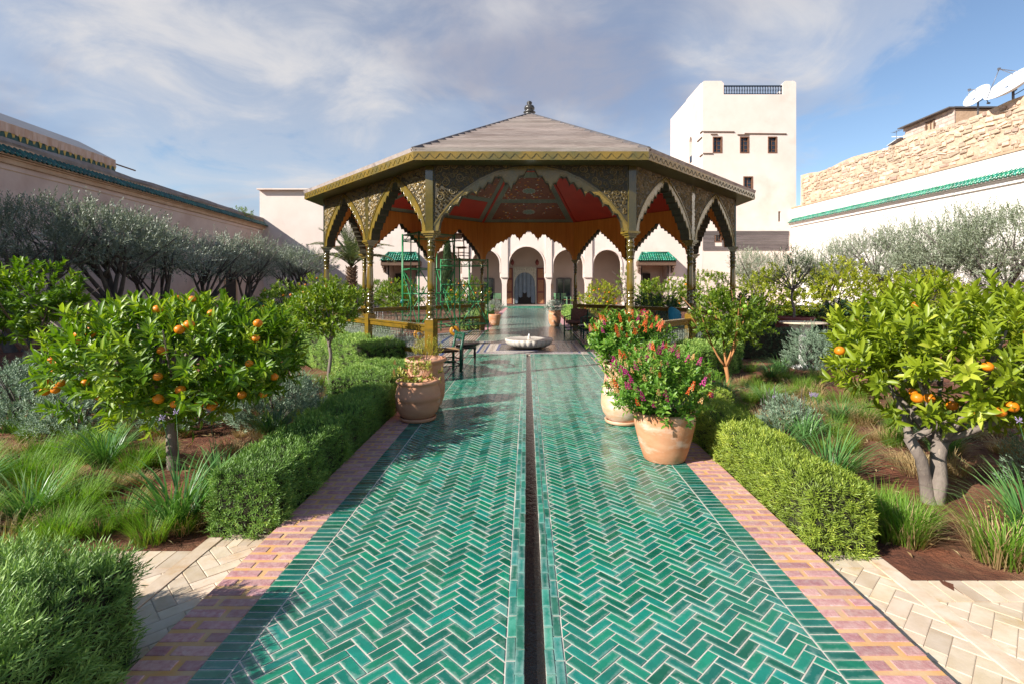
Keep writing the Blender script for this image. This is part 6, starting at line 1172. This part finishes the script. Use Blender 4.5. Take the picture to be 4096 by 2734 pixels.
# ------------------------------------------------------------------ chairs and tables
def chair_parts(o, m, seat, w=.50, d=.48, sh=.40, bh=.80, arms=False, cushion=None, legs=.024):
    for sx in (-1, 1):
        b = MB(); b.tube([(sx*w/2, -d/2, 0), (sx*w/2, -d/2, (sh+.22) if arms else sh+.03)], legs, 8); b.build('front_leg', m, o)
        b = MB(); b.tube([(sx*w/2, d/2, 0), (sx*w/2, d/2, sh), (sx*w/2, d/2+.07, bh)], legs, 8); b.build('rear_leg', m, o)
        if arms: b = MB(); b.tube([(sx*w/2, -d/2, sh+.20), (sx*w/2, d/2+.02, sh+.24)], legs*.85, 8); [b.tube([(sx*w/2, -d/2+d*t, sh), (sx*w/2, -d/2+d*t, sh+.21)], .010, 6) for t in (.25, .5, .75)]; b.build('armrest', m, o)
    b = MB()
    for z in (.12, .22): [b.tube([(sx*w/2, -d/2, z), (sx*w/2, d/2, z)], .012, 6) for sx in (-1, 1)]; b.tube([(-w/2, -d/2, z+.02), (w/2, -d/2, z+.02)], .012, 6); b.tube([(-w/2, d/2, z+.02), (w/2, d/2, z+.02)], .012, 6)
    b.build('stretchers', m, o)
    b = MB(); n = 8; vs = []
    for j in range(n+1):
        for i in range(n+1): u, v = i/n-.5, j/n-.5; vs.append((u*(w+.01), v*(d+.01), sh-.03*(1-(2*u)**2)*(1-(2*v)**2)))
    fs = [(j*(n+1)+i, j*(n+1)+i+1, (j+1)*(n+1)+i+1, (j+1)*(n+1)+i) for j in range(n) for i in range(n)]; b.add(vs, fs, 0, True); b.add([(x, y, z-.035) for x, y, z in vs], [f[::-1] for f in fs], 0, True); b.build('woven_seat', seat, o)
    b = MB(); 
    for z in ((bh-.04, sh+.18) if not cushion else (bh-.04,)): b.tube([(-w/2, d/2+.07*(z-sh)/(bh-sh), z), (0, d/2+.10*(z-sh)/(bh-sh), z+.02), (w/2, d/2+.07*(z-sh)/(bh-sh), z)], .016, 8)
    if not cushion: [b.tube([(-w/2+w*(k+1)/8, d/2+.02, sh+.18), (-w/2+w*(k+1)/8, d/2+.07, bh-.03)], .008, 6) for k in range(7)]
    b.build('back_spindles', m, o)
    if cushion:
        for nm, c, dm, rt in (('seat_cushion', (0, 0, sh+.045), (w-.04, d-.02, .09), 0), ('back_cushion', (0, d/2+.01, sh+.27), (w-.03, .09, .42), .17)):
            bm = bmesh.new(); bmesh.ops.create_cube(bm, size=1); bmesh.ops.scale(bm, vec=dm, verts=bm.verts); bmesh.ops.bevel(bm, geom=bm.edges[:], offset=.03, segments=3, affect='EDGES'); me = bpy.data.meshes.new(nm); bm.to_mesh(me); bm.free(); me.materials.append(cushion); q = link(nm, me, o, c); q.rotation_euler = (-rt, 0, 0)
def table(loc, r, h, label, m, lm, nleg=3, thick=.03):
    o = empty('round_table', loc, random.random(), label, 'table'); b = MB(); b.lathe([(r*.9, h-thick-.02), (r*.97, h-thick), (r, h-.012), (r*.985, h)], 40); b.build('table_top', m, o); b = MB(); b.lathe([(r*.72, h-thick-.09), (r*.72, h-thick-.018)], 30); b.build('apron', m, o)
    for k in range(nleg): a = 6.283*k/nleg; b = MB(); b.lathe([(.016, 0), (.022, .06), (.030, h*.5), (.02, h*.6), (.034, h*.7), (.034, h-thick-.03)], 10, (r*.62*math.cos(a), r*.62*math.sin(a), 0)); b.build('leg', lm, o)
    return o
o = empty('chair', (-1.62, 10.12, 0), R(-66), 'green rush-seat chair beside the tall terracotta jar', 'chair', 'chairs in the pavilion'); chair_parts(o, M_chair, M_rush, w=.52, d=.46, sh=.42, bh=.74, legs=.028)
table((-1.32, 10.95, 0), .30, .46, 'small dark round table behind the green chair on the left', M_darkt, M_darkt)
for x, y, rz, lab in ((1.62, 17.6, R(-28), 'brown cushioned armchair nearest the far path on the right'), (2.75, 16.9, R(-40), 'brown cushioned armchair in the middle of the right group'), (3.45, 15.9, R(-62), 'brown cushioned armchair behind the flowering shrub on the right'), (3.80, 13.35, R(-100), 'armchair with blue cushion near the right railing')):
    o = empty('armchair', (x, y, 0), rz, lab, 'chair', 'chairs in the pavilion'); chair_parts(o, M_chair, M_rush, w=.60, d=.56, sh=.38, bh=.84, arms=True, cushion=M_cush)
table((1.95, 15.9, 0), .42, .45, 'low dark round table among the armchairs on the right', M_darkt, M_chair)
table((2.9, 14.4, 0), .38, .45, 'second low dark table behind the tall flower jar', M_darkt, M_chair)
cu = empty('cushion', (3.72, 13.2, .62), R(35), 'teal blue cushion propped above the right railing', 'cushion'); bm = bmesh.new(); bmesh.ops.create_uvsphere(bm, u_segments=24, v_segments=14, radius=.5)
for v in bm.verts: sgn = lambda a: math.copysign(abs(a*2)**.55/2, a); v.co = Vector((sgn(v.co.x)*.46, v.co.y*.18, sgn(v.co.z)*.46))
me = bpy.data.meshes.new('cover'); bm.to_mesh(me); bm.free(); me.materials.append(M_blue)
for p in me.polygons: p.use_smooth = True
q = link('cover', me, cu, (0, 0, .24)); q.rotation_euler = (R(-20), R(22), 0)
o = empty('chair', (-2.35, 18.3, 2.56), R(160), 'brown wooden chair standing on the lower scaffold', 'chair'); chair_parts(o, M_wood, M_rush, w=.42, d=.40, sh=.44, bh=.88, legs=.02); b = MB(); b.box((.05, .25, .80), (.40, .06, .20)); b.build('cloth', M_zwhite, o)
def slat_chair(loc, rz, lab):
    o = empty('garden_chair', loc, rz, lab, 'chair', 'pale green chairs at the arcade'); [MB().beam((sx*.27, sy*.25, 0), (sx*.27, sy*.25, .62 if sy < 0 else .95), .05).build('leg', M_ltgreen, o) for sx in (-1, 1) for sy in (-1, 1)]; [MB().box((0, -.2+.1*k, .44), (.56, .08, .03)).build('seat_slat', M_rush, o) for k in range(5)]; [MB().box((0, .26, .54+.09*k), (.54, .03, .065)).build('back_slat', M_ltgreen, o) for k in range(5)]; [MB().box((sx*.29, 0, .64), (.06, .56, .03)).build('armrest', M_ltgreen, o) for sx in (-1, 1)]
for x, y, rz, lab in ((-2.35, 40.9, .15, 'pale green slatted chair left of the main arch pier'), (-3.3, 40.8, -.2, 'pale green slatted chair further left under the arcade'), (2.1, 40.8, -.9, 'pale green slatted chair right of the main arch pier'), (3.05, 40.9, .9, 'pale green slatted chair by the glazed door')): slat_chair((x, y, .09), rz, lab)
# white table and benches in the right and left beds
o = empty('pedestal_table', (5.85, 11.1, GZ0), 0, 'pale pedestal table before the red planters', 'table'); b = MB(); b.lathe([(.46, .94), (.47, .955), (.46, .97)], 32); b.build('table_top', M_beige, o); b = MB(); b.box((0, 0, .46), (.11, .11, .92)); b.box((0, 0, .02), (.5, .5, .04)); [b.add([(s*.05, -.01, .90), (s*.34, -.01, .94), (s*.05, -.01, .72), (s*.05, .01, .90), (s*.34, .01, .94), (s*.05, .01, .72)], [(0, 1, 2), (5, 4, 3), (0, 3, 4, 1), (1, 4, 5, 2)]) for s in (-1, 1)]; b.build('pedestal', M_whitem, o)
def iron_bench(loc, rz, lab):
    o = empty('iron_bench', loc, rz, lab, 'bench', 'white iron benches'); [MB().box((0, -.18+.09*k, .45), (1.5, .06, .025)).build('seat_slat', M_whitem, o) for k in range(5)]; b = MB(); b.tube([(-.75, .22, .45)]+[(-.75+1.5*t, .26, .80+.12*math.sin(math.pi*t)) for t in np.linspace(0, 1, 9)]+[(.75, .22, .45)], .018, 6); [b.tube([(-.75+1.5*t, .24, .47), (-.75+1.5*t, .26, .80+.12*math.sin(math.pi*t))], .010, 5) for t in np.linspace(.06, .94, 16)]; b.build('backrest', M_whitem, o); [MB().tube([(sx*.72, sy*.2, 0), (sx*.70, sy*.2, .45)], .018, 6).build('leg', M_whitem, o) for sx in (-1, 1) for sy in (-1, 1)]
iron_bench((7.7, 19.0, GZ0), R(-20), 'white iron bench behind the lime tree on the right'); iron_bench((-6.2, 19.4, GZ0), R(15), 'white iron bench glimpsed behind the left pavilion columns')
o = empty('bin', (-12.3, 24.0, GZ0), 0, 'teal plastic bin below the left olives', 'bin'); b = MB(); b.lathe([(.40, 0), (.48, .75), (.52, .80), (.50, .90), (.30, 1.02), (.02, 1.05)], 20); b.build('bin_body', M_tealb, o)
